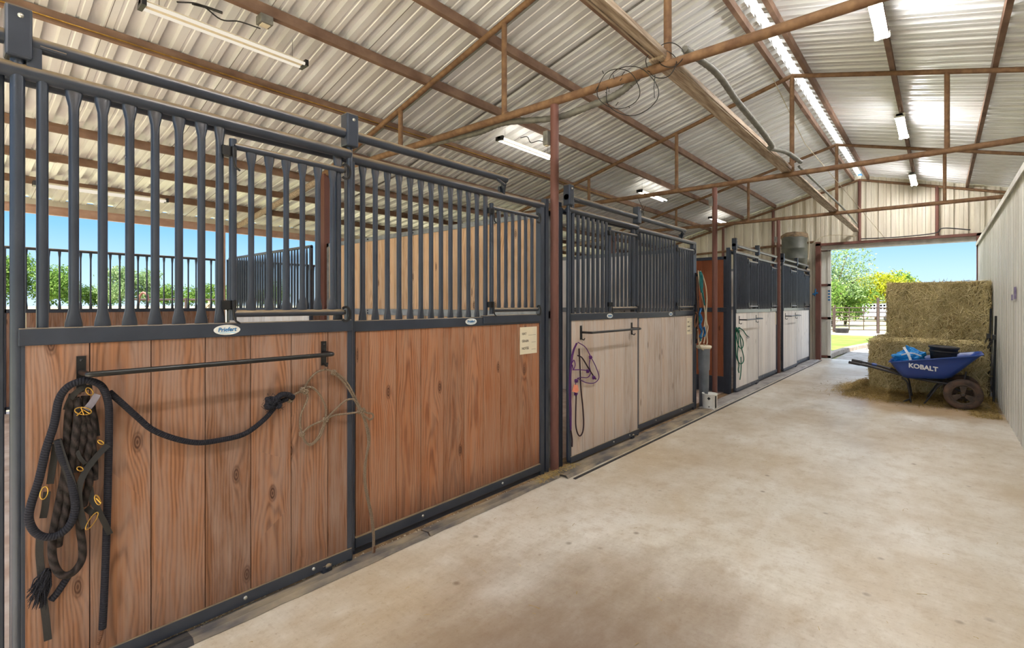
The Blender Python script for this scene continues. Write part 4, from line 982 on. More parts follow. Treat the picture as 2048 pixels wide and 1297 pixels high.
obj('cloth', b, 'tarp', t)
t = thing('drum_stand', 'timber stand on the far wall carrying the dark drum', 'stand', (-2.8, 14.25, 0))
b = MB(); b.box(-3.12, -2.50, 13.95, 14.55, 2.25, 2.295); obj('deck', b, 'beamwood', t)
for x in (-3.08, -2.56):
    for y in (13.99, 14.5):
        b = MB(); b.box(x - .03, x + .03, y - .03, y + .03, 0, 2.25); obj('leg', b, 'beamwood', t)
tube_thing('drum_hose', 'cream', [onY(1612, 462, 14.5), onY(1618, 480, 14.5), onY(1616, 515, 14.5), onY(1609, 540, 14.4)], .014, 'pale hose looping down beside the dark drum', 'hose', n=8, sm=6)
tube_thing('door_cable', 'cream', [onY(1624, 488, 14.6), onY(1645, 474, 14.65), onY(1680, 470, 14.66), onY(1715, 474, 14.66)], .008, 'thin pale cable arching across the cream gable beside the drum', 'cable', n=6, sm=6)
tube_thing('header_cable', 'wire', [(-1.45, 14.66, 2.99), (-.8, 14.66, 2.97), (-.1, 14.66, 3.0), (.05, 14.66, 3.10), (.5, 14.66, 3.02)], .012, 'black cable sagging along the doorway header', 'cable', n=6, sm=6)
# latches at doorway jamb
for p, m_, lb in (((DL - .12, YG - .13, 1.68), 'bluerope', 'blue plastic clip on the brown jamb at the left of the big doorway'),):
    b = MB(); b.tube([(p[0] - .05, p[1], p[2] - .02), (p[0] + .07, p[1], p[2] + .02)], .02, 8); b.tube([(p[0], p[1], p[2] - .06), (p[0] + .02, p[1], p[2] + .12)], .014, 8); tag(obj('jamb_clip', b, 'logoblue', loc=p), lb, 'clip')
# open sliding door leaf
t = thing('sliding_barn_door', 'pale sheet-metal barn door leaf slid open at the left of the doorway', 'barn door', (-2.6, YG + .30, 0))
b = MB(); b.box(-3.6, -2.13, YG + .235, YG + .26, .02, 2.86); obj('leaf', b, 'wallmetal', t)
for z in (.06, 1.05, 1.9, 2.8):
    b = MB(); b.box(-3.6, -2.12, YG + .20, YG + .234, z - .03, z + .03); obj('girt', b, 'post', t)
b = MB(); b.box(-2.19, -2.12, YG + .20, YG + .265, .02, 2.86); obj('edge_trim', b, 'wallmetal', t)
b = MB(); b.box(-2.185, -2.13, YG + .195, YG + .199, 1.46, 1.80); obj('sticker', b, 'white', t, label='white strip with blue marks')
b = MB()
for k in range(4): b.box(-2.18, -2.135, YG + .192, YG + .195, 1.50 + k * .075, 1.54 + k * .075)
obj('sticker_marks', b, 'logoblue', t)

# ================================================================== ROPES
def RP(pts, X, dx=None):
    return [onX(p[0], p[1], X + (p[2] if len(p) > 2 else 0)) for p in pts]
XW = XD + .032
def C4(p): return (480 + p[0] / 2.403, 640 + p[1] / 2.402) + tuple(p[2:])
def C1(p): return (30 + p[0] / 2.496, 720 + p[1] / 2.494) + tuple(p[2:])
def rope_obj(name, parent, strands, r, mat_, X, conv, label=None, n=8, k=6):
    b = MB()
    for s_ in strands: b.tube(smoothpts(RP([conv(p) for p in s_], X), k), r, n)
    return obj(name, b, mat_, parent, label=label)
# black lead rope
t = thing('lead_rope', 'thick black braided rope looped on the nearest blanket bar, tied to the tan halter', 'rope', onX(160, 757, XW))


id1 = lambda p: p
rope_obj('rope_line', t, [[(219, 785, .03), (245, 808, .02), (275, 835, .01), (305, 860), (350, 878), (395, 886), (440, 881), (490, 868), (530, 838), (556, 808, .01), (575, 798, .015)]], .0115, 'blackrope', XW + .012, id1, k=8)
rope_obj('rope_loop', t, [[(205, 1268 - 10, .0), (208, 1200), (212, 1100), (215, 1000), (217, 920), (218, 860, .02), (217, 810, .04), (205, 775, .05), (180, 762, .055), (158, 764, .055), (135, 775, .05), (118, 800, .04), (108, 850, .03), (92, 900, .03), (78, 960, .03), (62, 1010, .03), (58, 1040, .03), (70, 1065, .03), (92, 1075, .035), (118, 1070, .04), (140, 1050, .045), (150, 1020, .045), (148, 990, .045), (138, 950, .04), (122, 910, .035), (115, 880, .03)]], .0125, 'blackrope', XW + .012, id1, k=8, n=10)
b = MB(); r_ = random.Random(4)
c0 = onX(546, 806, XW + .03)
pts = [c0 + Vector((.012 * math.sin(k * 2.1), .028 * math.cos(k * 1.3), .022 * math.sin(k * 1.7))) for k in range(14)]
b.tube(smoothpts(pts, 5), .011, 8); b.tube(smoothpts([onX(545, 810, XW + .03), onX(560, 792, XW + .04), onX(575, 790, XW + .03), onX(586, 796, XW + .02)], 5), .014, 8)
for k in range(120):
    q = pts[k % 14] + Vector((r_.uniform(-.012, .012), r_.uniform(-.016, .016), r_.uniform(-.016, .016))); b.tube([q, q + Vector((r_.uniform(-.01, .01), r_.uniform(-.015, .015), r_.uniform(-.015, .015)))], .001, 3)
obj('frayed_knot', b, 'blackrope', t, label='fuzzy black knot at the rope end')
b = MB(); b.tube(smoothpts(RP([(205, 1255), (202, 1272), (196, 1290)], XW + .01), 4), .006, 6); obj('tail', b, 'brownrope', t)
# tan rope halter
t = thing('rope_halter', 'tan knotted rope halter hanging from the right bracket of the nearest blanket bar', 'halter', onX(649, 741, XW))
rope_obj('cord', t, [
    [(405, 240, .01), (375, 250), (350, 268), (325, 300), (305, 335)], [(408, 238, .01), (450, 250), (490, 275), (520, 310), (545, 355, .01), (580, 430, .012)],
    [(450, 258), (480, 280), (510, 315), (535, 355, .008), (572, 432, .012)], [(310, 325), (345, 325), (375, 350), (400, 390), (413, 430), (412, 480)],
    [(318, 345), (326, 375), (310, 415), (295, 450), (288, 500), (298, 548)], [(298, 548), (325, 520), (360, 500), (410, 480)],
    [(298, 548), (312, 585), (335, 598), (358, 585), (380, 555), (395, 520), (408, 485)], [(298, 552), (318, 592), (340, 602), (365, 585), (388, 555), (402, 520), (414, 485)],
    [(412, 478), (440, 450), (475, 415, .01), (510, 387, .02), (540, 382, .02), (565, 400, .012), (582, 430, .012)], [(412, 480), (450, 460), (510, 452, .015), (550, 447, .015), (576, 442, .012)],
    [(582, 432, .012), (610, 448, .01), (635, 452, .01), (640, 468, .01), (625, 480, .01), (600, 462, .01), (585, 448, .012)],
    [(588, 450, .012), (605, 490), (618, 540), (622, 590), (610, 650), (603, 710), (603, 780), (615, 850), (632, 930), (642, 1000), (645, 1060), (642, 1140)],
    [(584, 450, .012), (600, 495), (611, 545), (615, 595), (606, 655), (598, 712), (598, 785), (610, 855), (626, 935), (636, 1005), (640, 1060), (636, 1135)],
    [(300, 342), (280, 350), (262, 360), (235, 382)]], .0052, 'tanrope', XW + .004, C4, n=7)
b = MB()
for q in ((302, 338), (450, 254), (412, 481), (298, 549), (575, 440), (590, 436), (240, 385), (315, 345)):
    cc = onX(*C4(q), XW + .012); kp = [cc + Vector((.006 * math.sin(k * 1.9), .009 * math.cos(k * 1.6), .010 * math.sin(k * 1.3 + 1))) for k in range(9)]; b.tube(smoothpts(kp, 4), .006, 6)
obj('knot', b, 'tanrope', t)
b = MB(); b.tube(smoothpts([onX(*C4(p), XW + .006) for p in ((645, 1090), (644, 1115), (638, 1142))], 4), .0075, 8); obj('whipped_end', b, 'brownrope', t)
# bundle of twisted rope and leather headstall
t = thing('twisted_rope', 'bundle of dark twisted rope with frayed end hanging left on nearest door', 'rope', onX(150, 790, XW))
S = [[(290, 170, .03), (270, 260, .03), (262, 360, .03), (258, 460, .03), (250, 560, .03), (235, 640, .03), (215, 740, .03), (195, 840, .03), (185, 920, .03), (188, 990, .03), (205, 1045, .035), (235, 1075, .035), (275, 1070, .035), (310, 1040, .03), (335, 990, .03), (335, 920, .03), (325, 850, .03), (322, 780, .025)],
     [(350, 180, .03), (345, 270, .035), (372, 360, .035), (370, 430, .035), (355, 520, .035), (372, 600, .035), (352, 680, .03), (340, 730, .025)],
     [(320, 190, .035), (312, 300, .045), (300, 400, .045), (285, 500, .04), (262, 600, .04), (262, 700, .035), (245, 790, .035), (225, 860, .03), (215, 930, .02)],
     [(380, 220, .03), (390, 330, .03), (385, 420, .03), (395, 520, .02), (395, 600, .02)], [(300, 190, .03), (335, 290, .04), (338, 390, .04), (322, 450, .035), (300, 560, .03)]]
b = MB()
for s_ in S: b.tube(smoothpts(RP([C1(p) for p in s_], XW), 6), .0125, 9)
obj('strand', b, 'twist', t)
b = MB(); rr = random.Random(2); q0 = onX(*C1((150, 1080)), XW + .02)
for k in range(90):
    a0 = onX(*C1((165 + rr.uniform(-12, 15), 1055 + rr.uniform(-15, 15))), XW + .015 + rr.uniform(0, .02)); a1 = onX(*C1((100 + rr.uniform(-45, 55), 1190 + rr.uniform(-50, 60))), XW + .01 + rr.uniform(0, .03)); mid = (a0 + a1) / 2 + Vector((rr.uniform(0, .01), rr.uniform(-.01, .01), rr.uniform(-.01, .01))); b.tube([a0, mid, a1], [.003, .0025, .0008], 4)
b.tube(smoothpts(RP([C1(p) for p in ((265, 1080), (240, 1120), (210, 1165), (180, 1200))], XW + .02), 4), .012, 8)
obj('frayed_end', b, 'blackrope', t)
t = thing('leather_halter', 'dark leather halter with brass buckles hanging over the twisted rope on the nearest door', 'halter', onX(160, 770, XW))
STR = [([(255, 250, .03), (280, 190, .04), (330, 145, .055), (385, 135, .055)], .018), ([(210, 400, .05), (235, 480, .055), (262, 560, .06), (290, 640, .06), (300, 720, .055), (290, 790, .05)], .022),
       ([(465, 425, .03), (420, 470, .045), (370, 530, .055), (335, 590, .06), (318, 660, .06), (325, 750, .055), (350, 840, .045)], .020), ([(205, 420, .03), (190, 520, .03), (175, 620, .03)], .020), ([(160, 660, .03), (150, 740, .02), (140, 790, .015)], .020),
       ([(125, 880, .012), (122, 960, .012), (130, 1060, .012), (140, 1180, .012), (155, 1300, .012), (165, 1400, .012)], .021), ([(375, 640, .03), (385, 700, .04), (410, 740, .045), (440, 800, .04), (475, 870, .03)], .018), ([(355, 740, .03), (380, 760, .045), (400, 770, .045)], .02), ([(385, 210, .02), (405, 300, .02), (415, 380, .02)], .012),
       ([(325, 280, .05), (310, 320, .05), (330, 345, .05)], .012), ([(310, 455, .05), (325, 490, .055), (350, 520, .05)], .012)]
for s_, w_ in STR:
    b = MB(); b.ribbon(RP([C1(p) for p in s_], XW), w_, .0035, (1, -.25, .1), k=5); obj('strap', b, 'leather', t)
b = MB(); b.ribbon(RP([C1(p) for p in ((355, 250, .06), (385, 215, .062), (412, 172, .062))], XW), .022, .004, (1, -.3, 0), k=2); obj('keeper_strap', b, 'greyleather', t, label='worn grey strap end')
b = MB()
def ringp(cx, cy, rx, ry, X, rot=0, n=20):
    out = []
    for k in range(n):
        a = 2 * math.pi * k / n; x = rx * math.cos(a); y = ry * math.sin(a); out.append(onX(*C1((cx + x * math.cos(rot) - y * math.sin(rot), cy + x * math.sin(rot) + y * math.cos(rot))), X))
    return out
for cx, cy, rx, ry, rot in ((340, 256, 42, 18, .1), (145, 665, 18, 33, .3), (384, 805, 14, 52, .6), (412, 700, 12, 26, -.4), (428, 412, 16, 8, .5), (372, 158, 22, 14, .8), (325, 545, 16, 10, .3)):
    b = MB(); b.tube(ringp(cx, cy, rx, ry, XW + .068, rot), .0019, 6, closed=True)
    if cx == 340: b.tube(RP([C1(p) for p in ((308, 280, .07), (340, 250, .07), (372, 268, .07))], XW), .0022, 5); b.tube(RP([C1(p) for p in ((330, 240, .07), (345, 275, .07))], XW), .0022, 5)
    if cx == 412: b.tube(RP([C1(p) for p in ((405, 690, .07), (430, 715, .07))], XW), .003, 5)
    obj('buckle', b, 'brass', t, label='brass buckle ring')
# purple halter (second stall)
XW2 = XD + .035
def C6(p): return (1060 + p[0] / 2.161, 360 + p[1] / 2.1617) + tuple(p[2:])
t = thing('rope_halter', 'purple rope halter with orange tag hanging on the second stall door', 'halter', onX(*C6((205, 705)), XW2))
rope_obj('cord', t, [[(205, 705, .02), (190, 740), (180, 800), (176, 900), (178, 1000), (178, 1080)], [(200, 706, .02), (184, 745), (174, 810), (170, 900), (172, 1000), (175, 1085)], [(208, 703, .02), (240, 725), (265, 770), (285, 810), (298, 850), (290, 870), (272, 880), (245, 878), (222, 868), (205, 858)],
    [(185, 822), (220, 822), (250, 825)], [(262, 765), (256, 800), (262, 835), (248, 855), (215, 855), (200, 870), (195, 900)], [(198, 905), (198, 940)], [(183, 790), (190, 780), (195, 800), (188, 820), (183, 800)]], .0042, 'purple', XW2, C6, n=6)
rope_obj('dark_cord', t, [[(200, 910, .01), (198, 1000), (198, 1060), (205, 1095), (216, 1108), (228, 1090), (232, 1050), (228, 980), (220, 900), (216, 800), (212, 730, .01)], [(206, 760, .01), (225, 770), (250, 810), (275, 850), (285, 862)], [(176, 1080), (182, 1120), (182, 1155)]], .0062, 'darkrope', XW2, C6, n=6)
b = MB()
for q in ((262, 768), (276, 856), (250, 828), (198, 925), (200, 870)):
    cc = onX(*C6(q), XW2 + .01); b.tube(smoothpts([cc + Vector((.008 * math.sin(k * 1.9), .011 * math.cos(k * 1.6), .012 * math.sin(k * 1.3 + 1))) for k in range(9)], 3), .006, 6)
obj('knot', b, 'purple', t)
b = MB(); P = RP([C6(p) for p in ((182, 915), (190, 885), (206, 888), (210, 912), (200, 922))], XW2 + .022); b.v += [tuple(p) for p in P] + [tuple(p + Vector((.003, 0, 0))) for p in P]
b.face((4, 3, 2, 1, 0)); b.face((5, 6, 7, 8, 9)); [b.face((i, (i + 1) % 5, 5 + (i + 1) % 5, 5 + i)) for i in range(5)]; obj('tag', b, 'orange', t, label='orange plastic tag')
# green rope on third stall
XW3 = XD + .035
def C5(p): return (1380 + p[0] / 3.93, 470 + p[1] / 3.93) + tuple(p[2:])
t = thing('lead_rope', 'green lead rope with snap hook hanging in coils on the third stall door', 'rope', onX(*C5((370, 740)), XW3))
rope_obj('rope_line', t, [[(395, 735), (420, 755), (440, 785), (455, 800)], [(365, 735), (358, 800), (360, 900), (365, 960), (385, 1005), (405, 1015), (422, 990), (420, 950), (405, 890), (395, 820), (385, 750)], [(370, 740), (395, 790), (415, 830), (418, 870), (405, 895), (385, 880), (372, 840), (360, 780)],
    [(375, 750), (380, 850), (372, 950), (385, 1020), (380, 1060), (385, 1085)], [(400, 960), (402, 1040), (398, 1100), (392, 1140)]], .0075, 'green', XW3, C5, n=6)
b = MB(); rr = random.Random(8); pts = [onX(*C5((375 + rr.uniform(-18, 18), 745 + rr.uniform(-18, 18))), XW3 + rr.uniform(0, .04)) for _ in range(12)]; b.tube(smoothpts(pts, 4), .007, 6); obj('knot', b, 'green', t)
b = MB(); b.tube(smoothpts([onX(*C5(p), XW3 + .01) for p in ((452, 795), (462, 800), (463, 810), (452, 812), (448, 803))], 3), .006, 6); obj('snap_hook', b, 'galv', t)
# rope bundle at the alley post
XA = XF + .05
def C7(p): return (1380 + p[0] / 4.317, 530 + p[1] / 4.323) + tuple(p[2:])
def bundle(lb, strands, mat_, r, dx=0.0):
    tt = thing('hanging_rope', lb, 'rope', onX(*C7(strands[0][0]), XA)); b = MB()
    for s_ in strands: b.tube(smoothpts(RP([C7(p) for p in s_], XA + dx), 5), r, 7)
    obj('rope_line', b, mat_, tt)
bundle('cream rope hanging longest among the ropes on the alley post', [[(70, 50), (75, 120), (85, 200), (110, 300), (130, 400), (145, 500), (155, 540), (145, 600), (150, 660), (145, 690)], [(90, 55), (115, 110), (138, 200), (145, 300), (140, 420), (140, 500), (130, 620), (118, 680)], [(75, 60), (90, 200), (125, 380), (130, 480), (100, 640), (80, 690)], [(65, 560), (80, 690), (110, 735), (130, 720), (120, 690)], [(120, 690), (138, 740), (142, 850)]], 'cream', .0085, .02)
bundle('teal and green rope hanging in the middle of the ropes on the alley post', [[(85, 60), (95, 140), (110, 250), (128, 350)], [(95, 70), (88, 150), (100, 240)], [(80, 430), (85, 500), (100, 560), (95, 620), (90, 660)], [(92, 60), (105, 100), (108, 200)]], 'teal', .011, .04)
bundle('blue rope knotted low among the ropes on the alley post', [[(95, 380), (82, 430), (98, 480), (84, 530), (102, 580), (86, 620), (100, 630)], [(88, 430), (102, 470), (88, 510), (104, 560)], [(120, 540), (130, 590), (118, 620)]], 'bluerope', .013, .045)
bundle('brown rope looped at the left of the ropes on the alley post', [[(50, 410), (68, 440), (62, 500), (45, 540), (42, 480), (50, 430)], [(60, 100), (62, 260), (70, 400), (66, 560), (62, 640)]], 'brownrope', .009, .02)
bundle('dark rope hanging behind the coloured ropes on the alley post', [[(50, 70), (48, 200), (55, 320), (50, 420), (60, 540), (55, 680)], [(66, 80), (64, 220), (72, 380), (76, 520)]], 'blackrope', .013, .0)
# stove-pipe like bin and small pail
t = thing('grey_tube', 'tall grey plastic tube bin standing under the ropes beside the second stall', 'bin', (-2.44, 6.93, 0))
b = MB(); b.lathe([(0, .0), (.062, .0), (.066, .5), (.075, .52), (.078, .78), (.085, .80), (.088, .83), (.078, .83), (.07, .6), (0, .5)], (-2.47, 6.95, .0), (0, 0, 1), 20); obj('body', b, 'pvc', t)
b = MB(); b.lathe([(.082, .80), (.10, .815), (.102, .84), (.08, .85), (.07, .82)], (-2.47, 6.95, 0), (0, 0, 1), 20); obj('rim', b, 'card', t)
t = thing('white_pail', 'small white round pail with dark markings at the foot of the grey bin', 'pail', (-2.33, 6.96, 0))
b = MB(); b.lathe([(0, .002), (.088, .002), (.09, .02), (.096, .20), (.10, .205), (.10, .215), (.09, .21), (.086, .03), (0, .03)], (-2.36, 6.86, .0), (0, 0, 1), 24); obj('body', b, 'white', t)
c0 = Vector((-2.36, 6.86, .155)); dv = Vector((2.36, -6.86, 0)).normalized(); sv = Vector((-dv.y, dv.x, 0))
b = MB()
def onpail(a, z, rr=.0965):
    d = dv * math.cos(a) + sv * math.sin(a); return Vector((-2.36, 6.86, 0)) + d * rr + Vector((0, 0, z))
for (aa, zz, s_) in ((-.12, .155, .022), (-.1, .045, .01)):
    P = [onpail(aa - s_ / .096, zz), onpail(aa, zz + s_), onpail(aa + s_ / .096, zz), onpail(aa, zz - s_)]; i0 = len(b.v); b.v += [tuple(p) for p in P]; b.face((i0 + 3, i0 + 2, i0 + 1, i0))
P = [onpail(.75, .03), onpail(1.05, .03), onpail(1.05, .19), onpail(.75, .19)]; i0 = len(b.v); b.v += [tuple(p) for p in P]; b.face((i0, i0 + 1, i0 + 2, i0 + 3))
obj('markings', b, 'wire', t)

# ================================================================== OUTSIDE
def gz(x, y):
    if x < -15: return -.04 + .7 * min(1, (-x - 15) / 60)
    return -.04 - .55 * min(1, max(0, (y - 26) / 30)) if y > 26 else -.04
b = MB(); xs = [-200, -120, -60, -30, -12, 0, 12, 30, 60, 120, 200]; ys = [-120, -60, -30, -10, 5, 16, 22, 26, 32, 40, 48, 56, 70, 100, 160, 240]
for y in ys:
    for x in xs: b.v.append((x, y, gz(x, y) - .03))
for j in range(len(ys) - 1):
    for i in range(len(xs) - 1): b.face((j * len(xs) + i, j * len(xs) + i + 1, (j + 1) * len(xs) + i + 1, (j + 1) * len(xs) + i), sm=True)
o = struct('ground', b, 'field')
# gravel apron, lawn
b = MB(); b.poly([(-2.1, 15.15), (XR, 15.15), (4.5, 27), (-2.1, 24.5)], lambda a, c_, h: (a, c_, h), -.06, -.035); struct('gravel_path', b, 'gravel')
lawn = [(-9, 15.3), (-2.30, 15.3), (-2.28, 17.3), (-2.0, 19.6), (-1.55, 22.0), (-.5, 23.2), (1.2, 24.2), (1.0, 27), (-9, 27)]
b = MB(); b.poly(lawn, lambda a, c_, h: (a, c_, h), -.06, .0); struct('lawn', b, 'lawn')
def blades(n, region, mat_):
    pass
edge = [(-2.28, 15.4), (-2.27, 16.6), (-2.2, 17.8), (-2.06, 19.2), (-1.85, 20.6), (-1.5, 22.0), (-.9, 22.9), (0.0, 23.5), (1.1, 24.1)]
for i in range(len(edge) - 1):
    a = Vector((*edge[i], .02)); c_ = Vector((*edge[i + 1], .02)); dd = (c_ - a) * .97; b = MB(); b.beam(a, a + dd, .16, .14)
    tag(obj('edging_stone', b, 'stone', loc=a, bev=.02), 'weathered edging block between lawn and gravel, %s' % ['nearest the doorway', 'second from the doorway', 'third from the doorway', 'fourth from the doorway', 'fifth from the doorway', 'sixth from the doorway', 'seventh from the doorway', 'last, beside the hay bale edge'][i], 'edging', 'edging blocks along the lawn')
# dirt yard beyond the lawn
b = MB(); b.poly([(-14, 25.5), (12, 25.5), (12, 30), (-14, 30)], lambda a, c_, h: (a, c_, h), -.10, -.07 + .045)
o = struct('dirt_yard', b, 'gravel')
# pipe fence
fp = [polar(1560, 26.5), polar(1600, 26), polar(1668, 25.2), polar(1756, 24.6), polar(1850, 24.2)]
lbs = ['hidden mostly by the door leaf', 'left of the leaning post', 'seen in the middle of the doorway', 'partly behind the hay bales']
for i in range(4):
    a = Vector((*fp[i], 0)); c_ = Vector((*fp[i + 1], 0)); d_ = c_ - a
    t = thing('pipe_fence', 'brown pipe fence panel beyond the lawn, ' + lbs[i], 'fence', a, 'pipe fence panels beyond the lawn')
    for z in (.12, .35, .57, .78, 1.0, 1.22):
        b = MB(); b.tube([a + d_ * .02 + Vector((0, 0, z)), a + d_ * .98 + Vector((0, 0, z))], .022, 6); obj('rail', b, 'fence', t)
    for s_, r_ in ((.02, .04), (.35, .022), (.68, .022), (.98, .035)):
        b = MB(); b.tube([a + d_ * s_ + Vector((0, 0, 0 if r_ > .03 else .1)), a + d_ * s_ + Vector((0, 0, 1.24 if r_ < .04 else 1.36))], r_, 6); obj('upright', b, 'fence', t)
p = polar(1756, 24.3); b = MB(); b.tube([(p[0], p[1], -.05), (p[0], p[1], 1.72)], .06, 8); tag(obj('fence_post', b, 'fence', loc=(p[0], p[1], 0)), 'tall brown pipe fence post left of the top hay bale', 'post')
p = polar(1684, 24.8); b = MB(); b.lathe([(0, 0), (.26, 0), (.32, .22), (.34, .24), (.30, .22), (0, .1)], (p[0], p[1], -.04), (0, 0, 1), 16); tag(obj('water_tub', b, 'rubber', loc=(p[0], p[1], 0)), 'small black tub at the foot of the pipe fence', 'tub')
# stock trailer
def trailer():
    x0, y0 = polar(1712, 58); x1, y1 = polar(1800, 56); a = Vector((x0, y0, -.35)); d_ = Vector((x1 - x0, y1 - y0, 0)); L = d_.length; d_.normalize(); nrm = Vector((d_.y, -d_.x, 0))
    t = thing('stock_trailer', 'long white livestock trailer parked beyond the pipe fence', 'trailer', a)
    def bx(u0, u1, n0, n1, z0, z1): 
        b = MB(); P = []
        for z in (z0, z1):
            for u, n_ in ((u0, n0), (u1, n0), (u1, n1), (u0, n1)): P.append(a + d_ * u + nrm * n_ + Vector((0, 0, z)))
        b.hexa(P); return b
    obj('body', bx(.6, L, -1.9, 0, .30, 1.15), 'trailer', t); obj('roof', bx(.6, L, -1.9, .05, 1.66, 1.78), 'trailer', t); obj('back_wall', bx(.6, L, -1.9, -1.85, 1.15, 1.7), 'dark', t); obj('middle_slat', bx(.6, L, -.05, .01, 1.36, 1.46), 'trailer', t)
    for k in range(12): obj('slat_post', bx(.6 + k * (L - .7) / 11, .72 + k * (L - .7) / 11, -.05, .02, 1.1, 1.7), 'trailer', t)
    obj('nose', bx(.0, .6, -1.6, -.1, .45, 1.0), 'dark', t)
    for u in (L * .72, L * .86):
        b = MB(); c_ = a + d_ * u + Vector((0, 0, .12)) + nrm * .02; b.lathe([(0, .1), (.2, .1), (.33, .08), (.36, 0), (.33, -.1)], c_, tuple(nrm), 18); obj('wheel', b, 'rubber', t)
    b = MB(); b.beam(a + Vector((0, 0, .3)), a - d_ * 1.2 + Vector((0, 0, .2)), .1, .1); obj('hitch', b, 'dark', t)
trailer()
# trees
def leaves(name, parent, centers, n, size, mat_, seed):
    r = np.random.default_rng(seed); cs = np.array([c_[:3] for c_ in centers]); rs = np.array([c_[3:6] for c_ in centers]); wts = (rs.prod(1)) ** (2 / 3); wts /= wts.sum(); k = r.choice(len(cs), n, p=wts)
    d = r.normal(size=(n, 3)); d /= np.linalg.norm(d, axis=1)[:, None]; rad = r.uniform(.35, 1.0, n) ** .5
    wob = 1 + .28 * np.sin(d[:, 0] * 7 + k) * np.cos(d[:, 2] * 6 + k * 2) + .15 * r.normal(size=n)
    P = cs[k] + d * rs[k] * (rad * wob)[:, None]
    a = r.normal(size=(n, 3)); a /= np.linalg.norm(a, axis=1)[:, None]; b_ = np.cross(a, r.normal(size=(n, 3))); b_ /= np.linalg.norm(b_, axis=1)[:, None]
    s = size * r.uniform(.6, 1.4, n)[:, None]; V = np.stack([P - a * s, P + b_ * s * .5, P + a * s, P - b_ * s * .5], 1).reshape(-1, 3); i = np.arange(n) * 4
    return raw(name, V, np.stack([i, i + 1, i + 2, i + 3], 1), r.random(n), mat_, parent)
def tree(px, z, h, wdt, label, mat_='leaf_green', n=5000, low=.12, size=None, seed=1, trunk=True, name='tree', clumps=9):
    x, y = polar(px, z); g = gz(x, y); t = thing(name, label, 'tree', (x, y, g)); r = random.Random(seed); cs = []
    for k in range(clumps):
        a = r.uniform(0, 6.28); q = r.uniform(0, 1); hh = g + h * (low + (1 - low) * (.25 + .62 * q)); sp = wdt * (.30 if q > .7 else .5)
        rr = wdt * r.uniform(.22, .38); cs.append((x + sp * math.cos(a) * r.uniform(.2, 1), y + sp * math.sin(a) * r.uniform(.2, 1), hh, rr, rr, min(rr * .8, h * .3)))
    cs.append((x, y, g + h * (low + (1 - low) * .45), wdt * .38, wdt * .38, h * (1 - low) * .42))
    leaves('foliage', t, cs, n, size or h * .02, mat_, seed)
    if trunk:
        b = MB(); b.tube(smoothpts([(x, y, g), (x + .1, y, g + h * .3), (x - .1, y + .1, g + h * .7)], 3), [h * .028] * 3 + [h * .02] * 3 + [h * .012], 7); tr = obj('trunk', b, 'bark', t)
        for c_ in cs[:6]:
            b = MB(); b.tube([(x, y, g + h * .3), ((x + c_[0]) / 2, (y + c_[1]) / 2, (g + h * .3 + c_[2]) / 2 + .1), c_[:3]], [h * .014, h * .009, h * .004], 5); obj('branch', b, 'bark', tr)
    return t
tree(1662, 42, 6.4, 5.2, 'tall airy pale green tree at the left of the doorway view', 'leaf_pale', 6500, .35, .10, 11, clumps=12)
tree(1690, 44, 4.2, 4.2, 'bushy green tree above the pipe fence, left half of the doorway view', 'leaf_green', 6500, .12, .11, 12)
tree(1645, 40, 3.6, 3.0, 'round green bush hidden partly by the sliding door leaf', 'leaf_green', 4500, .05, .10, 13, trunk=False, name='bush')
tree(1752, 62, 6.2, 5.6, 'yellow-green tree behind the white trailer', 'leaf_yellow', 7500, .12, .14, 14)
tree(1716, 66, 4.6, 3.8, 'pale light-green tree left of the yellow one', 'leaf_pale', 5000, .08, .13, 15)
tree(1806, 70, 6.6, 4.5, 'green rounded tree just above the top hay bale', 'leaf_green', 6500, .1, .15, 16)
tree(1618, 60, 5.6, 6.0, 'green tree behind the last stall side of the doorway', 'leaf_green', 3500, .1, .15, 17)
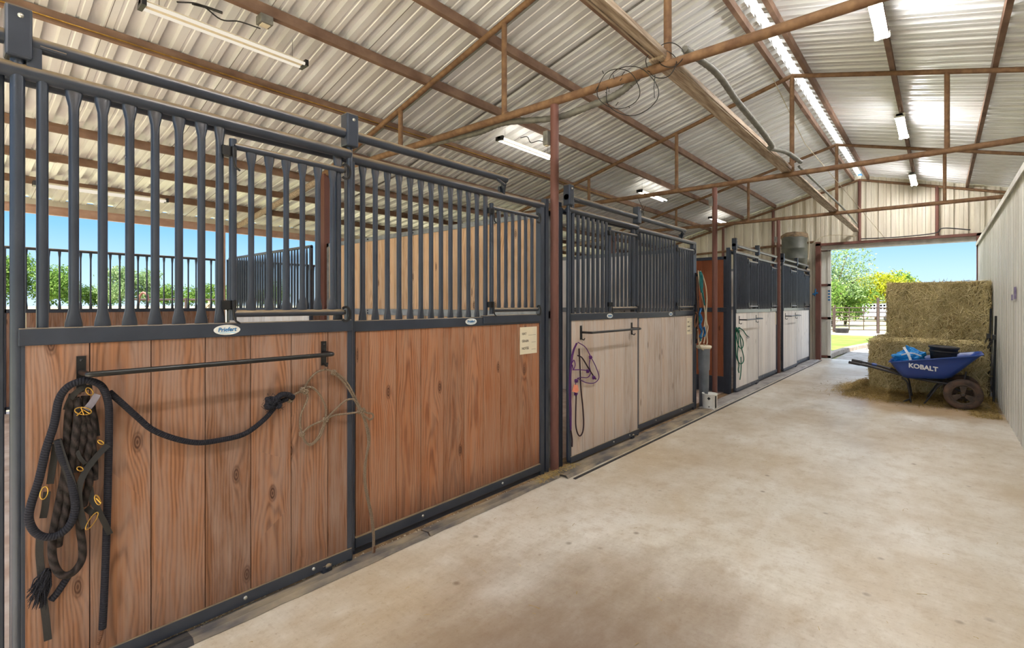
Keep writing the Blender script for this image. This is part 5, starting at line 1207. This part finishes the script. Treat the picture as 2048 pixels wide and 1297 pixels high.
# left side
tree(22, 110, 11.8, 8.5, 'leafy green tree clump at the far left beyond the run, behind the first bars', 'leaf_green', 8000, .0, .26, 21, trunk=False, clumps=12)
tree(105, 112, 9.4, 7.5, 'leafy green tree clump beyond the run, second from the left', 'leaf_green', 7000, .0, .26, 22, trunk=False, clumps=12)
tree(185, 118, 4.6, 4.5, 'small green bush beyond the run in the dip between taller trees', 'leaf_green', 3500, .0, .22, 23, trunk=False, name='bush')
tree(240, 114, 9.6, 6.5, 'pale green tree beyond the run, middle of the barred view', 'leaf_pale', 6000, .05, .24, 24, clumps=12)
tree(295, 116, 9.0, 5.5, 'pale green tree beyond the run beside the curved pipe', 'leaf_pale', 5000, .05, .24, 25, clumps=10)
for i, (px, z, h, wd_) in enumerate(((335, 150, 6.4, 6), (378, 158, 7.6, 6.5), (422, 152, 7.0, 6), (150, 165, 5.5, 8), (475, 160, 7.6, 8), (210, 175, 5.0, 8), (545, 165, 7.6, 9), (-60, 120, 9, 8))):
    tree(px, z, h, wd_, 'low distant green tree on the left skyline, %s' % ['just right of the curved pipe', 'middle of the skyline gap', 'left of the rear corner post', 'behind the leafy clumps', 'right of the rear corner post', 'behind the pale small trees', 'seen through the barred divider', 'furthest left'][i], 'leaf_green', 2500, .0, .3, 30 + i, trunk=False, name='distant_tree', clumps=6)
# pasture rail fence and curved pipe on the left
a = Vector((*polar(265, 15), 0)); c_ = Vector((*polar(560, 17), 0))
t = thing('pasture_rail', 'dark horizontal rail fence beyond the open left side', 'fence', a)
for z in (.8, 1.55): b = MB(); b.tube([a + Vector((0, 0, z)), c_ + Vector((0, 0, z))], .03, 6); obj('rail', b, 'fence', t)
for k in range(4): b = MB(); q = a.lerp(c_, k / 3); b.tube([q, q + Vector((0, 0, 1.6))], .04, 6); obj('upright', b, 'fence', t)
x, y = polar(285, 14.5); s_ = Vector((math.cos(YAW), math.sin(YAW), 0)); q = Vector((x, y, 0))
b = MB(); b.tube(smoothpts([q - s_ * .15, q - s_ * .13 + Vector((0, 0, 1.35)), q - s_ * .02 + Vector((0, 0, 1.72)), q + s_ * .13 + Vector((0, 0, 1.68)), q + s_ * .16 + Vector((0, 0, 1.5))], 5), .035, 8)
tag(obj('curved_pipe', b, 'post', loc=q), 'brown pipe bent over at the top beyond the rear panel', 'pipe')
x, y = polar(365, 13); x2, y2 = polar(420, 13.2); b = MB(); b.beam((x, y, .75), (x2, y2, 1.45), .14, .05); b.beam((x2, y2, 0), (x2, y2, 1.5), .06, .06); tag(obj('leaning_board', b, 'beamwood', loc=(x, y, 0)), 'pale board leaning against the pasture fence left of the rear corner post', 'board')
